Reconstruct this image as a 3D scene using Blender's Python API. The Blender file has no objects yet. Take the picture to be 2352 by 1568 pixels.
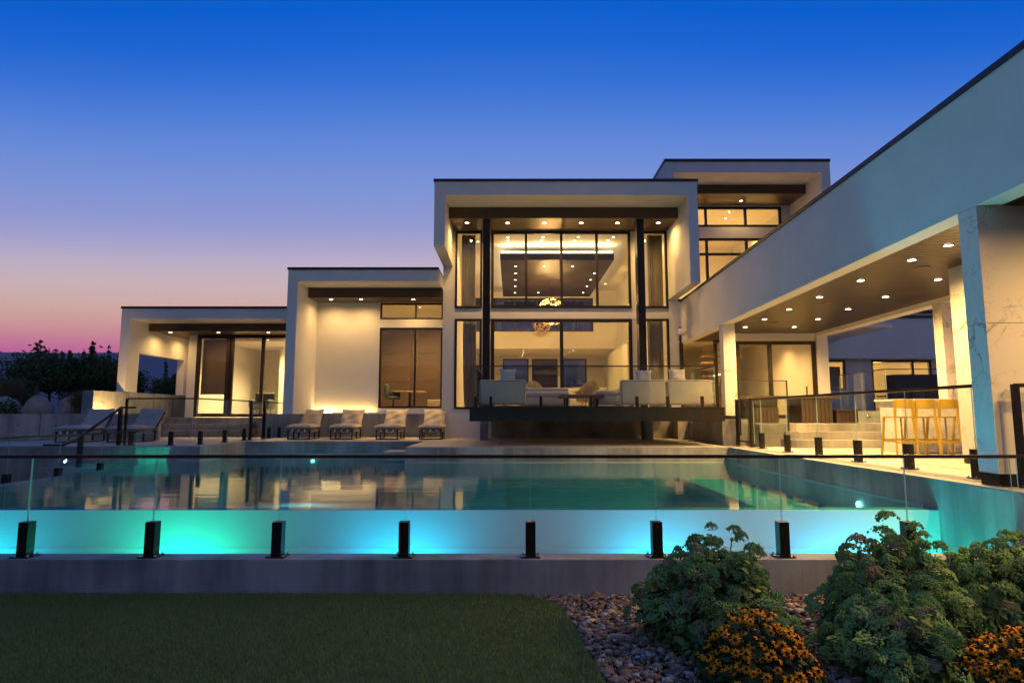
import bpy, bmesh, math, random
import numpy as np
from mathutils import Vector, Matrix, Euler
rnd = random.Random(7)
SC = bpy.context.scene
COL = SC.collection

# ------------------------------------------------------------------ camera
cam = bpy.data.cameras.new('camera')
cam.sensor_width = 36.0
cam.lens = 1450.0 / 2352.0 * 36.0
cam.clip_start = 0.05
cam.clip_end = 9000
co = bpy.data.objects.new('camera', cam)
COL.objects.link(co)
co.location = (0, 0, 2.0)
co.rotation_euler = (math.radians(90 + 6.53), 0, 0)
SC.camera = co


def lin(r, g, b):
    f = lambda c: (c / 255 / 12.92) if c / 255 <= .04045 else ((c / 255 + .055) / 1.055) ** 2.4
    return (f(r), f(g), f(b), 1)


# ------------------------------------------------------------------ dusk sky (colour by elevation only)
W = bpy.data.worlds.new('World')
SC.world = W
W.use_nodes = True
nt = W.node_tree
nt.nodes.clear()
wo = nt.nodes.new('ShaderNodeOutputWorld')
bg = nt.nodes.new('ShaderNodeBackground')
tc = nt.nodes.new('ShaderNodeTexCoord')
sp = nt.nodes.new('ShaderNodeSeparateXYZ')
cr = nt.nodes.new('ShaderNodeValToRGB')
cr2 = nt.nodes.new('ShaderNodeValToRGB')
nt.links.new(sp.outputs['Z'], cr2.inputs['Fac'])
mxs = nt.nodes.new('ShaderNodeMix'); mxs.data_type = 'RGBA'
nt.links.new(cr.outputs['Color'], mxs.inputs[6]); nt.links.new(cr2.outputs['Color'], mxs.inputs[7])
nt.links.new(mxs.outputs[2], bg.inputs['Color'])
nt.links.new(tc.outputs['Generated'], sp.inputs[0])
def wm(op, a, b=0.):
    n = nt.nodes.new('ShaderNodeMath'); n.operation = op
    for i, q in enumerate((a, b)):
        if isinstance(q, (int, float)): n.inputs[i].default_value = q
        else: nt.links.new(q, n.inputs[i])
    return n.outputs[0]
# the twilight glow reaches highest straight ahead (north) and sinks to both sides
X_, Y_, Z_ = sp.outputs
hl = wm('SQRT', wm('ADD', wm('ADD', wm('MULTIPLY', X_, X_), wm('MULTIPLY', Y_, Y_)), 1e-6))
gz = wm('ADD', wm('MULTIPLY', wm('EXPONENT', wm('DIVIDE', wm('SUBTRACT', wm('DIVIDE', Y_, hl), 1.0), .512)), .5), .5)
nt.links.new(wm('DIVIDE', Z_, gz), cr.inputs['Fac'])
# the side where the sun went down carries on paler and warmer than the side in view
sm = nt.nodes.new('ShaderNodeMapRange'); sm.interpolation_type = 'SMOOTHSTEP'
sm.inputs[1].default_value = .35; sm.inputs[2].default_value = -1.0
nt.links.new(wm('DIVIDE', Y_, hl), sm.inputs[0]); nt.links.new(sm.outputs[0], mxs.inputs[0])
nt.links.new(bg.outputs[0], wo.inputs[0])
bg.inputs['Strength'].default_value = 1.0
stops = [(0, (70, 44, 100)), (0.06, (150, 62, 140)), (0.079, (182, 75, 150)), (0.088, (190, 86, 146)), (0.111, (200, 120, 142)), (0.136, (208, 150, 146)),
         (0.164, (210, 170, 158)), (0.199, (204, 179, 180)), (0.235, (188, 174, 196)), (0.269, (163, 160, 204)), (0.302, (142, 152, 208)),
         (0.351, (122, 146, 213)), (0.40, (101, 137, 215)), (0.445, (76, 125, 214)), (0.485, (52, 112, 212)),
         (0.526, (26, 101, 209)), (0.573, (0, 93, 205)), (0.70, (20, 92, 190)), (1.0, (54, 98, 166))]
stops2 = [(0, (166, 124, 118)), (.12, (162, 136, 136)), (.28, (124, 130, 156)), (.5, (84, 112, 162)), (1.0, (54, 98, 166))]
def fill(ramp, st):
    el = ramp.color_ramp.elements
    while len(el) > 1:
        el.remove(el[-1])
    for i, (p, c) in enumerate(st):
        e = el[0] if i == 0 else el.new(p)
        e.position = p
        e.color = lin(*c)
fill(cr, stops); fill(cr2, stops2)
# the evening haze low down dims what shines through it: the sky behind it is that much brighter
for e in cr.color_ramp.elements:
    k = 1 + (math.exp(.041 / max(e.position, .07)) - 1) * .72
    e.color = (*[min(1., c * k) for c in list(e.color)[:3]], 1)

SC.view_settings.view_transform = 'Standard'
SC.view_settings.look = 'None'
SC.view_settings.gamma = 1
SC.view_settings.use_curve_mapping = False
SC.view_settings.exposure = 0.0
SC.render.engine = 'CYCLES'
SC.cycles.use_denoising = True
SC.cycles.max_bounces = 10
SC.cycles.transparent_max_bounces = 24
SC.cycles.diffuse_bounces = 4
SC.cycles.glossy_bounces = 4
SC.cycles.sample_clamp_indirect = 4.0
SC.cycles.blur_glossy = 0.5

WARM = (1.0, 0.57, 0.175)
PW = 2.0      # overall strength of the warm lamps


# ------------------------------------------------------------------ materials
def new_mat(name):
    m = bpy.data.materials.new(name)
    m.use_nodes = True
    return m, m.node_tree, m.node_tree.nodes['Principled BSDF']


def mat(name, col, rough=.6, metal=0., var=.0, vscale=3., bump=0., bscale=60., stretch=(1, 1, 1), piece=0., coat=0., col2=None, spec=.5, detail=5.):
    m, t, b = new_mat(name)
    b.inputs['Roughness'].default_value = rough
    b.inputs['Metallic'].default_value = metal
    b.inputs['Specular IOR Level'].default_value = spec
    b.inputs['Coat Weight'].default_value = coat
    L = t.links
    c0 = (*col, 1)
    b.inputs['Base Color'].default_value = c0
    if var or bump or piece or col2:
        tc = t.nodes.new('ShaderNodeTexCoord')
        mp = t.nodes.new('ShaderNodeMapping')
        mp.inputs['Scale'].default_value = stretch
        L.new(tc.outputs['Object'], mp.inputs[0])
        if piece:
            oi = t.nodes.new('ShaderNodeObjectInfo')
            mul = t.nodes.new('ShaderNodeMath'); mul.operation = 'MULTIPLY'; mul.inputs[1].default_value = 37.
            L.new(oi.outputs['Random'], mul.inputs[0])
            L.new(mul.outputs[0], mp.inputs['Location'])
        last = None
        if var or col2:
            n = t.nodes.new('ShaderNodeTexNoise')
            n.inputs['Scale'].default_value = vscale
            n.inputs['Detail'].default_value = detail
            n.inputs['Roughness'].default_value = .6
            L.new(mp.outputs[0], n.inputs['Vector'])
            r = t.nodes.new('ShaderNodeMapRange')
            r.inputs[1].default_value = .3; r.inputs[2].default_value = .7
            L.new(n.outputs['Fac'], r.inputs[0])
            mx = t.nodes.new('ShaderNodeMix'); mx.data_type = 'RGBA'
            ca = tuple(max(0, c * (1 - var)) for c in col)
            cb = col2 if col2 else tuple(min(1, c * (1 + var)) for c in col)
            mx.inputs[6].default_value = (*ca, 1); mx.inputs[7].default_value = (*cb, 1)
            L.new(r.outputs[0], mx.inputs[0])
            last = mx.outputs[2]
        if piece:
            hsv = t.nodes.new('ShaderNodeHueSaturation')
            mr = t.nodes.new('ShaderNodeMapRange')
            mr.inputs[3].default_value = 1 - piece; mr.inputs[4].default_value = 1 + piece
            L.new(oi.outputs['Random'], mr.inputs[0])
            L.new(mr.outputs[0], hsv.inputs['Value'])
            hsv.inputs['Color'].default_value = c0
            if last: L.new(last, hsv.inputs['Color'])
            last = hsv.outputs[0]
        if last: L.new(last, b.inputs['Base Color'])
        if bump:
            n2 = t.nodes.new('ShaderNodeTexNoise')
            n2.inputs['Scale'].default_value = bscale; n2.inputs['Detail'].default_value = 4
            L.new(mp.outputs[0], n2.inputs['Vector'])
            bp = t.nodes.new('ShaderNodeBump'); bp.inputs['Strength'].default_value = bump; bp.inputs['Distance'].default_value = .02
            L.new(n2.outputs['Fac'], bp.inputs['Height'])
            L.new(bp.outputs[0], b.inputs['Normal'])
    return m


def emit(name, col, s):
    m, t, b = new_mat(name)
    b.inputs['Base Color'].default_value = (0, 0, 0, 1)
    b.inputs['Emission Color'].default_value = (*col, 1)
    b.inputs['Emission Strength'].default_value = s
    return m


def glassmat(name, tint=(.96, .97, .96), ior=1.45, rough=0.0, refl=(1, 1, 1)):
    """thin clear sheet: lets light straight through and mirrors by Fresnel"""
    m, t, b = new_mat(name)
    t.nodes.remove(b)
    out = t.nodes['Material Output']
    lw = t.nodes.new('ShaderNodeLayerWeight'); lw.inputs['Blend'].default_value = .5
    p5 = t.nodes.new('ShaderNodeMath'); p5.operation = 'POWER'; p5.inputs[1].default_value = 5
    fr = t.nodes.new('ShaderNodeMapRange')
    f0 = ((ior - 1) / (ior + 1)) ** 2
    fr.inputs[3].default_value = f0; fr.inputs[4].default_value = 1.0
    t.links.new(lw.outputs['Facing'], p5.inputs[0]); t.links.new(p5.outputs[0], fr.inputs[0])
    tr = t.nodes.new('ShaderNodeBsdfTransparent'); tr.inputs[0].default_value = (*tint, 1)
    gl = t.nodes.new('ShaderNodeBsdfGlossy'); gl.inputs['Roughness'].default_value = rough
    gl.inputs['Color'].default_value = (*refl, 1)
    mx = t.nodes.new('ShaderNodeMixShader')
    t.links.new(fr.outputs[0], mx.inputs[0]); t.links.new(tr.outputs[0], mx.inputs[1]); t.links.new(gl.outputs[0], mx.inputs[2])
    t.links.new(mx.outputs[0], out.inputs[0])
    return m


def watermat():
    m = glassmat('water', tint=(.22, .74, .82), ior=1.33, rough=.05)
    t = m.node_tree
    tc = t.nodes.new('ShaderNodeTexCoord')
    mp = t.nodes.new('ShaderNodeMapping'); mp.inputs['Scale'].default_value = (.5, 1.3, 1)
    n = t.nodes.new('ShaderNodeTexNoise'); n.inputs['Scale'].default_value = 2.2; n.inputs['Detail'].default_value = 3
    bp = t.nodes.new('ShaderNodeBump'); bp.inputs['Strength'].default_value = .07; bp.inputs['Distance'].default_value = .05
    t.links.new(tc.outputs['Object'], mp.inputs[0]); t.links.new(mp.outputs[0], n.inputs['Vector'])
    t.links.new(n.outputs['Fac'], bp.inputs['Height'])
    for nd in t.nodes:
        if nd.type in ('BSDF_GLOSSY',):
            t.links.new(bp.outputs[0], nd.inputs['Normal'])
    return m


def marblemat():
    m, t, b = new_mat('marble')
    b.inputs['Roughness'].default_value = .28
    L = t.links
    tc = t.nodes.new('ShaderNodeTexCoord')
    mp = t.nodes.new('ShaderNodeMapping'); mp.inputs['Rotation'].default_value = (.5, .7, .4)
    L.new(tc.outputs['Object'], mp.inputs[0])
    prev = None
    base = (.62, .60, .57, 1)
    for sc_, w_, amt, d_ in ((.55, .018, .75, 2.2), (1.3, .013, .6, 3.), (2.8, .014, .35, 3.)):
        n = t.nodes.new('ShaderNodeTexNoise'); n.inputs['Scale'].default_value = sc_; n.inputs['Detail'].default_value = 7
        n.inputs['Distortion'].default_value = d_; n.inputs['Roughness'].default_value = .55
        L.new(mp.outputs[0], n.inputs['Vector'])
        s = t.nodes.new('ShaderNodeMath'); s.operation = 'SUBTRACT'; s.inputs[1].default_value = .5
        a = t.nodes.new('ShaderNodeMath'); a.operation = 'ABSOLUTE'
        r = t.nodes.new('ShaderNodeMapRange'); r.inputs[1].default_value = 0; r.inputs[2].default_value = w_
        r.inputs[3].default_value = amt; r.inputs[4].default_value = 0
        # veins come and go
        n2 = t.nodes.new('ShaderNodeTexNoise'); n2.inputs['Scale'].default_value = sc_ * 1.7; n2.inputs['Detail'].default_value = 2
        L.new(mp.outputs[0], n2.inputs['Vector'])
        r2 = t.nodes.new('ShaderNodeMapRange'); r2.inputs[1].default_value = .45; r2.inputs[2].default_value = .6
        L.new(n2.outputs['Fac'], r2.inputs[0])
        ml = t.nodes.new('ShaderNodeMath'); ml.operation = 'MULTIPLY'
        L.new(n.outputs['Fac'], s.inputs[0]); L.new(s.outputs[0], a.inputs[0]); L.new(a.outputs[0], r.inputs[0])
        L.new(r.outputs[0], ml.inputs[0]); L.new(r2.outputs[0], ml.inputs[1])
        mx = t.nodes.new('ShaderNodeMix'); mx.data_type = 'RGBA'
        mx.inputs[6].default_value = base; mx.inputs[7].default_value = (.10, .085, .07, 1)
        if prev: L.new(prev, mx.inputs[6])
        L.new(ml.outputs[0], mx.inputs[0])
        prev = mx.outputs[2]
    L.new(prev, b.inputs['Base Color'])
    return m


def concretemat(name, col, streak=True):
    m, t, b = new_mat(name)
    b.inputs['Roughness'].default_value = .8
    L = t.links
    tc = t.nodes.new('ShaderNodeTexCoord')
    m1 = t.nodes.new('ShaderNodeMapping'); m1.inputs['Scale'].default_value = (3.2, 3.2, .22) if streak else (1, 1, 1)
    L.new(tc.outputs['Object'], m1.inputs[0])
    n1 = t.nodes.new('ShaderNodeTexNoise'); n1.inputs['Scale'].default_value = 1.6; n1.inputs['Detail'].default_value = 6; n1.inputs['Roughness'].default_value = .65
    L.new(m1.outputs[0], n1.inputs['Vector'])
    n2 = t.nodes.new('ShaderNodeTexNoise'); n2.inputs['Scale'].default_value = 1.1; n2.inputs['Detail'].default_value = 8
    L.new(tc.outputs['Object'], n2.inputs['Vector'])
    n3 = t.nodes.new('ShaderNodeTexNoise'); n3.inputs['Scale'].default_value = 45; n3.inputs['Detail'].default_value = 3
    L.new(tc.outputs['Object'], n3.inputs['Vector'])
    a = t.nodes.new('ShaderNodeMath'); a.operation = 'MULTIPLY_ADD'; a.inputs[1].default_value = .36
    L.new(n1.outputs['Fac'], a.inputs[0])
    a2 = t.nodes.new('ShaderNodeMath'); a2.operation = 'MULTIPLY'; a2.inputs[1].default_value = .64
    L.new(n2.outputs['Fac'], a2.inputs[0]); L.new(a2.outputs[0], a.inputs[2])
    r = t.nodes.new('ShaderNodeValToRGB')
    r.color_ramp.elements[0].position = .40; r.color_ramp.elements[1].position = .61
    r.color_ramp.elements[0].color = (*[c * .6 for c in col], 1); r.color_ramp.elements[1].color = (*[min(1, c * 1.25) for c in col], 1)
    L.new(a.outputs[0], r.inputs[0]); L.new(r.outputs[0], b.inputs['Base Color'])
    bp = t.nodes.new('ShaderNodeBump'); bp.inputs['Strength'].default_value = .25; bp.inputs['Distance'].default_value = .01
    L.new(n3.outputs['Fac'], bp.inputs['Height']); L.new(bp.outputs[0], b.inputs['Normal'])
    return m


def islandmat(name, cols, rough=.7):
    m, t, b = new_mat(name)
    g = t.nodes.new('ShaderNodeNewGeometry')
    r = t.nodes.new('ShaderNodeValToRGB'); r.color_ramp.interpolation = 'LINEAR'
    e = r.color_ramp.elements
    while len(e) > 1: e.remove(e[-1])
    for i, c in enumerate(cols):
        k = e[0] if i == 0 else e.new(i / (len(cols) - 1))
        k.position = i / (len(cols) - 1); k.color = (*c, 1)
    t.links.new(g.outputs['Random Per Island'], r.inputs[0]); t.links.new(r.outputs[0], b.inputs['Base Color'])
    b.inputs['Roughness'].default_value = rough
    b.inputs['Specular IOR Level'].default_value = .25
    return m


M = {}
M['stucco'] = mat('stucco', (.70, .69, .66), .85, var=.05, vscale=1.2, bump=.25, bscale=90)
M['plaster'] = mat('interior_plaster', (.72, .69, .62), .8, var=.02, vscale=1)
M['cap'] = mat('roof_cap_metal', (.02, .021, .024), .45, metal=.3)
M['frame'] = mat('bronze_frame', (.028, .021, .016), .4, metal=.4)
M['steel'] = mat('dark_steel', (.016, .014, .013), .35, metal=.5, var=.3, vscale=4)
M['wood'] = mat('ceiling_wood', (.085, .052, .030), .38, var=.35, vscale=4, stretch=(.6, 14, 14), piece=.18, bump=.05, bscale=12)
M['darkwood'] = mat('pavilion_ceiling_wood', (.026, .017, .010), .38, spec=.35, var=.4, vscale=4, stretch=(.6, 14, 14), piece=.2, bump=.05, bscale=12)
M['fascia'] = mat('fascia_wood', (.06, .036, .021), .45, var=.25, vscale=4, stretch=(.6, 14, 14))
M['panelwood'] = mat('ceiling_panel_wood', (.022, .014, .009), .5, spec=.25, var=.3, vscale=4, stretch=(.5, 16, 16))
M['darkpanel'] = mat('dark_wall_panel', (.05, .034, .023), .45, var=.2, vscale=3, piece=.1)
M['glass'] = glassmat('window_glass', (.90, .90, .87), 1.5)
M['railglass'] = glassmat('railing_glass', (.95, .97, .96), 1.33)
M['edge'] = mat('glass_edge', (.35, .5, .48), .15)
M['water'] = watermat()
M['marble'] = marblemat()
M['concrete'] = concretemat('cast_concrete', (.27, .295, .315))
M['tan_concrete'] = concretemat('tan_concrete', (.42, .35, .30))
M['coping'] = concretemat('coping_concrete', (.30, .29, .27))
M['slab'] = concretemat('concrete_slab', (.27, .26, .25), False)
M['paver'] = mat('paver_stone', (.36, .34, .31), .6, var=.12, vscale=3, piece=.08, bump=.15, bscale=30, stretch=(1, 5, 1))
M['poolplaster'] = mat('pool_plaster', (.34, .44, .44), .8, var=.08, vscale=2)
M['poolwall'] = mat('pool_wall_white', (.62, .64, .65), .5, var=.03, vscale=1.5)
M['floor'] = mat('interior_floor', (.50, .46, .40), .35, var=.1, vscale=2)
M['lawn'] = mat('turf_base', (.10, .15, .045), .9, var=.3, vscale=4)
M['soil'] = mat('soil', (.06, .045, .035), .95, var=.4, vscale=3, bump=.6, bscale=12)
M['ground'] = mat('valley_ground', (.035, .04, .028), .95, var=.4, vscale=.05)
M['hill'] = mat('forested_hill', (.06, .06, .09), .95, var=.5, vscale=.006, col2=(.12, .10, .13), detail=8)
M['grass'] = islandmat('turf_blades', [(.14, .22, .065), (.18, .27, .085), (.24, .29, .10), (.15, .23, .08)], .8)
M['gravel'] = islandmat('gravel_stones', [(.10, .075, .06), (.36, .20, .11), (.20, .17, .15), (.48, .36, .26), (.16, .10, .06), (.62, .58, .53), (.30, .25, .21), (.42, .22, .10), (.13, .12, .12), (.34, .25, .17)], .75)
M['leaf'] = islandmat('shrub_leaves', [(.03, .06, .018), (.05, .09, .03), (.07, .105, .035), (.04, .07, .03)], .6)
M['sedleaf'] = islandmat('succulent_leaves', [(.06, .15, .04), (.09, .19, .05), (.14, .22, .05), (.08, .17, .07)], .6)
M['floret'] = islandmat('green_florets', [(.17, .32, .10), (.20, .36, .11), (.25, .39, .13), (.18, .33, .13)], .85)
M['floretpink'] = islandmat('dusky_florets', [(.26, .24, .13), (.32, .22, .17), (.20, .26, .12), (.34, .26, .19)], .8)
M['stem'] = mat('green_stem', (.05, .08, .03), .6)
M['petal'] = islandmat('orange_petals', [(.80, .29, .003), (.84, .35, .004), (.80, .24, .003)], .8)
M['cone'] = mat('flower_centre', (.018, .010, .006), .9, bump=.6, bscale=300)
M['treeleaf'] = islandmat('tree_leaves', [(.045, .08, .025), (.07, .115, .035), (.10, .13, .04), (.055, .095, .04)], .8)
M['bark'] = mat('bark', (.06, .045, .035), .9, bump=.5, bscale=20)
M['drygrass'] = islandmat('dry_grass_blades', [(.20, .13, .07), (.16, .12, .06), (.10, .11, .04), (.24, .16, .09)], .8)
M['rock'] = mat('boulder_rock', (.34, .28, .22), .9, var=.4, vscale=2.5, bump=.7, bscale=6)
M['cushion'] = mat('cushion_canvas', (.40, .36, .31), .9, var=.08, vscale=5, bump=.25, bscale=14)
M['sofa'] = mat('sofa_fabric', (.42, .39, .34), .9, var=.06, vscale=5, bump=.2, bscale=150)
M['sofaside'] = mat('sofa_piping', (.06, .05, .045), .8)
M['pillow'] = mat('pillow_fabric', (.52, .50, .47), .9, bump=.2, bscale=30)
M['strap'] = mat('white_strap', (.6, .58, .54), .8)
M['yellow'] = mat('yellow_plastic', (.33, .22, .010), .45)
M['tablewood'] = mat('dark_table_wood', (.055, .036, .024), .45, var=.35, vscale=4, stretch=(12, 12, .8))
M['warmwood'] = mat('warm_table_wood', (.15, .065, .03), .4, var=.3, vscale=4, stretch=(1, 10, 10))
M['treadwood'] = mat('stair_tread_wood', (.36, .22, .10), .5, var=.2, vscale=4)
M['curtain'] = mat('curtain_cloth', (.40, .36, .30), .9, var=.1, vscale=3)
M['green_seat'] = mat('green_upholstery', (.035, .05, .04), .7)
M['tan_seat'] = mat('tan_upholstery', (.30, .24, .17), .7)
M['terracotta'] = mat('terracotta', (.35, .13, .06), .8)
M['blind'] = mat('blind_cloth', (.20, .14, .09), .8)
M['chrome'] = mat('bright_steel', (.5, .5, .5), .2, metal=1)
M['lens'] = emit('downlight_lens', (1, .78, .45), 30)
M['lens_in'] = emit('indoor_downlight_lens', (1, .80, .48), 20)
M['ledstrip'] = emit('led_strip', (1, .80, .5), 9)
M['poollens'] = emit('pool_light_lens', (.85, 1, .92), 8)
M['bulb'] = emit('chandelier_glow', (1, .72, .34), 3)
M['gold'] = mat('gilt_lattice', (.55, .38, .16), .4, metal=.5)
M['window_light'] = mat('lit_room_wall', (.70, .66, .56), .8)
M['bottle'] = glassmat('bottle_glass', (.8, .78, .7), 1.5)
M['towelred'] = mat('spotted_towel', (.65, .60, .60), .9, col2=(.45, .05, .05), var=.0, vscale=14, detail=0)
M['bluepane'] = glassmat('clerestory_glass', (.22, .34, .50), 1.6)
M['tvscreen'] = mat('dark_appliance', (.02, .022, .03), .3)


# ------------------------------------------------------------------ mesh building
class MB:
    def __init__(s):
        s.v, s.f, s.sm = [], [], []

    def add(s, vs, fs, smooth=False):
        n = len(s.v)
        s.v += [tuple(p) for p in vs]
        s.f += [tuple(i + n for i in f) for f in fs]
        s.sm += [smooth] * len(fs)
        return s

    def box(s, x0, x1, y0, y1, z0, z1):
        if x1 < x0: x0, x1 = x1, x0
        if y1 < y0: y0, y1 = y1, y0
        if z1 < z0: z0, z1 = z1, z0
        return s.add([(x0, y0, z0), (x1, y0, z0), (x1, y1, z0), (x0, y1, z0), (x0, y0, z1), (x1, y0, z1), (x1, y1, z1), (x0, y1, z1)],
                     [(0, 3, 2, 1), (4, 5, 6, 7), (0, 1, 5, 4), (1, 2, 6, 5), (2, 3, 7, 6), (3, 0, 4, 7)])

    def tube(s, pts, r, n=8, smooth=True, cap=True):
        pts = [Vector(p) for p in pts]
        rs = r if isinstance(r, (list, tuple)) else [r] * len(pts)
        vs, fs = [], []
        up = Vector((0, 0, 1))
        for i, p in enumerate(pts):
            d = (pts[min(i + 1, len(pts) - 1)] - pts[max(i - 1, 0)]).normalized()
            a = d.cross(up)
            if a.length < .05: a = d.cross(Vector((1, 0, 0)))
            a.normalize(); b = d.cross(a)
            for k in range(n):
                t = 2 * math.pi * k / n + math.pi / n
                vs.append(p + (a * math.cos(t) + b * math.sin(t)) * rs[i])
        for i in range(len(pts) - 1):
            for k in range(n):
                k2 = (k + 1) % n
                fs.append((i * n + k, i * n + k2, (i + 1) * n + k2, (i + 1) * n + k))
        s.add(vs, fs, smooth)
        if cap:
            m = len(s.v) - len(vs)
            s.f.append(tuple(m + k for k in range(n))[::-1]); s.sm.append(False)
            s.f.append(tuple(m + (len(pts) - 1) * n + k for k in range(n))); s.sm.append(False)
        return s

    def bar(s, p0, p1, w, h=None):
        """square bar"""
        h = h or w
        p0, p1 = Vector(p0), Vector(p1)
        d = (p1 - p0).normalized()
        a = d.cross(Vector((0, 0, 1)))
        if a.length < .05: a = Vector((1, 0, 0))
        a.normalize(); b = a.cross(d).normalized()
        vs = []
        for p in (p0, p1):
            for i, j in ((-1, -1), (1, -1), (1, 1), (-1, 1)):
                vs.append(p + a * i * w / 2 + b * j * h / 2)
        return s.add(vs, [(3, 2, 1, 0), (4, 5, 6, 7), (0, 1, 5, 4), (1, 2, 6, 5), (2, 3, 7, 6), (3, 0, 4, 7)])

    def lathe(s, prof, n=16, c=(0, 0, 0)):
        vs, fs = [], []
        for (r, z) in prof:
            for k in range(n):
                t = 2 * math.pi * k / n
                vs.append((c[0] + r * math.cos(t), c[1] + r * math.sin(t), c[2] + z))
        for i in range(len(prof) - 1):
            for k in range(n):
                k2 = (k + 1) % n
                fs.append((i * n + k, i * n + k2, (i + 1) * n + k2, (i + 1) * n + k))
        return s.add(vs, fs, True)

    def prism(s, poly, z0, z1):
        n = len(poly)
        vs = [(x, y, z0) for x, y in poly] + [(x, y, z1) for x, y in poly]
        fs = [tuple(range(n))[::-1], tuple(range(n, 2 * n))] + [(i, (i + 1) % n, n + (i + 1) % n, n + i) for i in range(n)]
        return s.add(vs, fs)

    def mesh(s, name, m):
        me = bpy.data.meshes.new(name)
        me.from_pydata(s.v, [], s.f)
        me.polygons.foreach_set('use_smooth', s.sm)
        me.materials.append(M[m] if isinstance(m, str) else m)
        me.update()
        return me


def link(name, me, parent=None, loc=None, rot=None, scale=None, kind=None):
    o = bpy.data.objects.new(name, me)
    COL.objects.link(o)
    if loc is not None: o.location = loc
    if rot is not None: o.rotation_euler = rot
    if scale is not None: o.scale = scale
    if parent is not None: o.parent = parent
    if kind: o['kind'] = kind
    return o


def part(name, mb, m, parent=None, **k):
    return link(name, mb.mesh(name, m), parent, **k)


def B(*a):
    return MB().box(*a)


def thing(name, label, cat, loc=(0, 0, 0), rz=0, group=None):
    o = bpy.data.objects.new(name, None)
    o.empty_display_size = .2
    COL.objects.link(o)
    o.location = loc; o.rotation_euler = (0, 0, rz)
    tag(o, label, cat, group)
    return o


def tag(o, label, cat, group=None):
    o['label'] = label; o['category'] = cat
    if group: o['group'] = group
    return o


def dup(r, loc, rz=None, label=None):
    """copy a thing, its parts and their sub-parts"""
    c = r.copy(); COL.objects.link(c); c.location = loc
    if rz is not None: c.rotation_euler = (0, 0, rz)
    if label: c['label'] = label
    for ch in list(r.children):
        d = ch.copy(); COL.objects.link(d); d.parent = c
        for g in list(ch.children):
            e = g.copy(); COL.objects.link(e); e.parent = d
    return c


def rounded(name, sx, sy, sz, r, m, parent=None, loc=(0, 0, 0), rot=None, seg=3, puff=0.):
    bm = bmesh.new()
    bmesh.ops.create_cube(bm, size=1)
    bmesh.ops.scale(bm, vec=(sx, sy, sz), verts=bm.verts)
    bmesh.ops.bevel(bm, geom=list(bm.edges), offset=r, segments=seg, affect='EDGES', profile=.5)
    me = bpy.data.meshes.new(name)
    bm.to_mesh(me); bm.free()
    for p in me.polygons: p.use_smooth = True
    me.materials.append(M[m])
    return link(name, me, parent, loc, rot)


def pad_mesh(name, w, h, t, m, n=12, seed=0, pinch=.35, wrinkle=.012):
    """soft cushion lying in XY, pointed corners, sagging and wrinkled"""
    rr = random.Random(seed)
    ph = [rr.uniform(0, 6.3) for _ in range(6)]
    mb = MB()
    def P(i, j, sgn):
        u = i / n * 2 - 1; v = j / n * 2 - 1
        e = (1 - abs(u) ** 3) * (1 - abs(v) ** 3)
        e = max(0, e) ** .55
        px = u * w / 2 * (1 - pinch * .3 * (1 - v * v) * abs(u) ** 4)
        py = v * h / 2 * (1 - pinch * .3 * (1 - u * u) * abs(v) ** 4)
        wz = wrinkle * (math.sin(5 * u + 3 * v + ph[0]) + .7 * math.sin(9 * v - 4 * u + ph[1]) + .5 * math.sin(13 * u * v + ph[2])) * e
        return (px, py, sgn * t / 2 * e + wz)
    for sgn in (1, -1):
        vs = [P(i, j, sgn) for j in range(n + 1) for i in range(n + 1)]
        fs = []
        for j in range(n):
            for i in range(n):
                a = j * (n + 1) + i
                q = (a, a + 1, a + n + 2, a + n + 1)
                fs.append(q if sgn > 0 else q[::-1])
        mb.add(vs, fs, True)
    return mb.mesh(name, m)


def spot(parent, loc, power, angle=100, blend=.6, col=WARM, r=.04, target=(0, 0, -1), name='lamp'):
    l = bpy.data.lights.new(name, 'SPOT')
    l.energy = power; l.spot_size = math.radians(angle); l.spot_blend = blend
    l.color = col; l.shadow_soft_size = r
    o = bpy.data.objects.new(name, l); COL.objects.link(o)
    o.location = loc
    o.rotation_euler = Vector(target).to_track_quat('-Z', 'Y').to_euler()
    if parent: o.parent = parent
    return o


def point(parent, loc, power, col=WARM, r=.1, name='lamp'):
    l = bpy.data.lights.new(name, 'POINT'); l.energy = power; l.color = col; l.shadow_soft_size = r
    o = bpy.data.objects.new(name, l); COL.objects.link(o); o.location = loc
    if parent: o.parent = parent
    return o


_dl = {}
def downlight(parent, x, y, z, power=0, r=.06, m='lens', angle=165, col=WARM):
    """a recessed downlight just under a ceiling: dark trim ring and glowing lens"""
    if (r, m) not in _dl:
        a = MB().lathe([(r * 1.35, 0), (r * 1.35, -.012), (r * 1.02, -.016), (r * 1.02, 0)], 14).mesh('downlight', 'frame')
        b = MB().lathe([(.0005, -.012), (r, -.012), (r, 0)], 14).mesh('lens', m)
        _dl[(r, m)] = (a, b)
    a, b = _dl[(r, m)]
    o = link('downlight', a, parent, (x, y, z - .001))
    link('lens', b, o)
    if power:
        spot(parent, (x, y, z - .035), power * PW * (1.9 if m == 'lens_in' else 1.0), angle, .9, col, r * .6)
    return o


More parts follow.
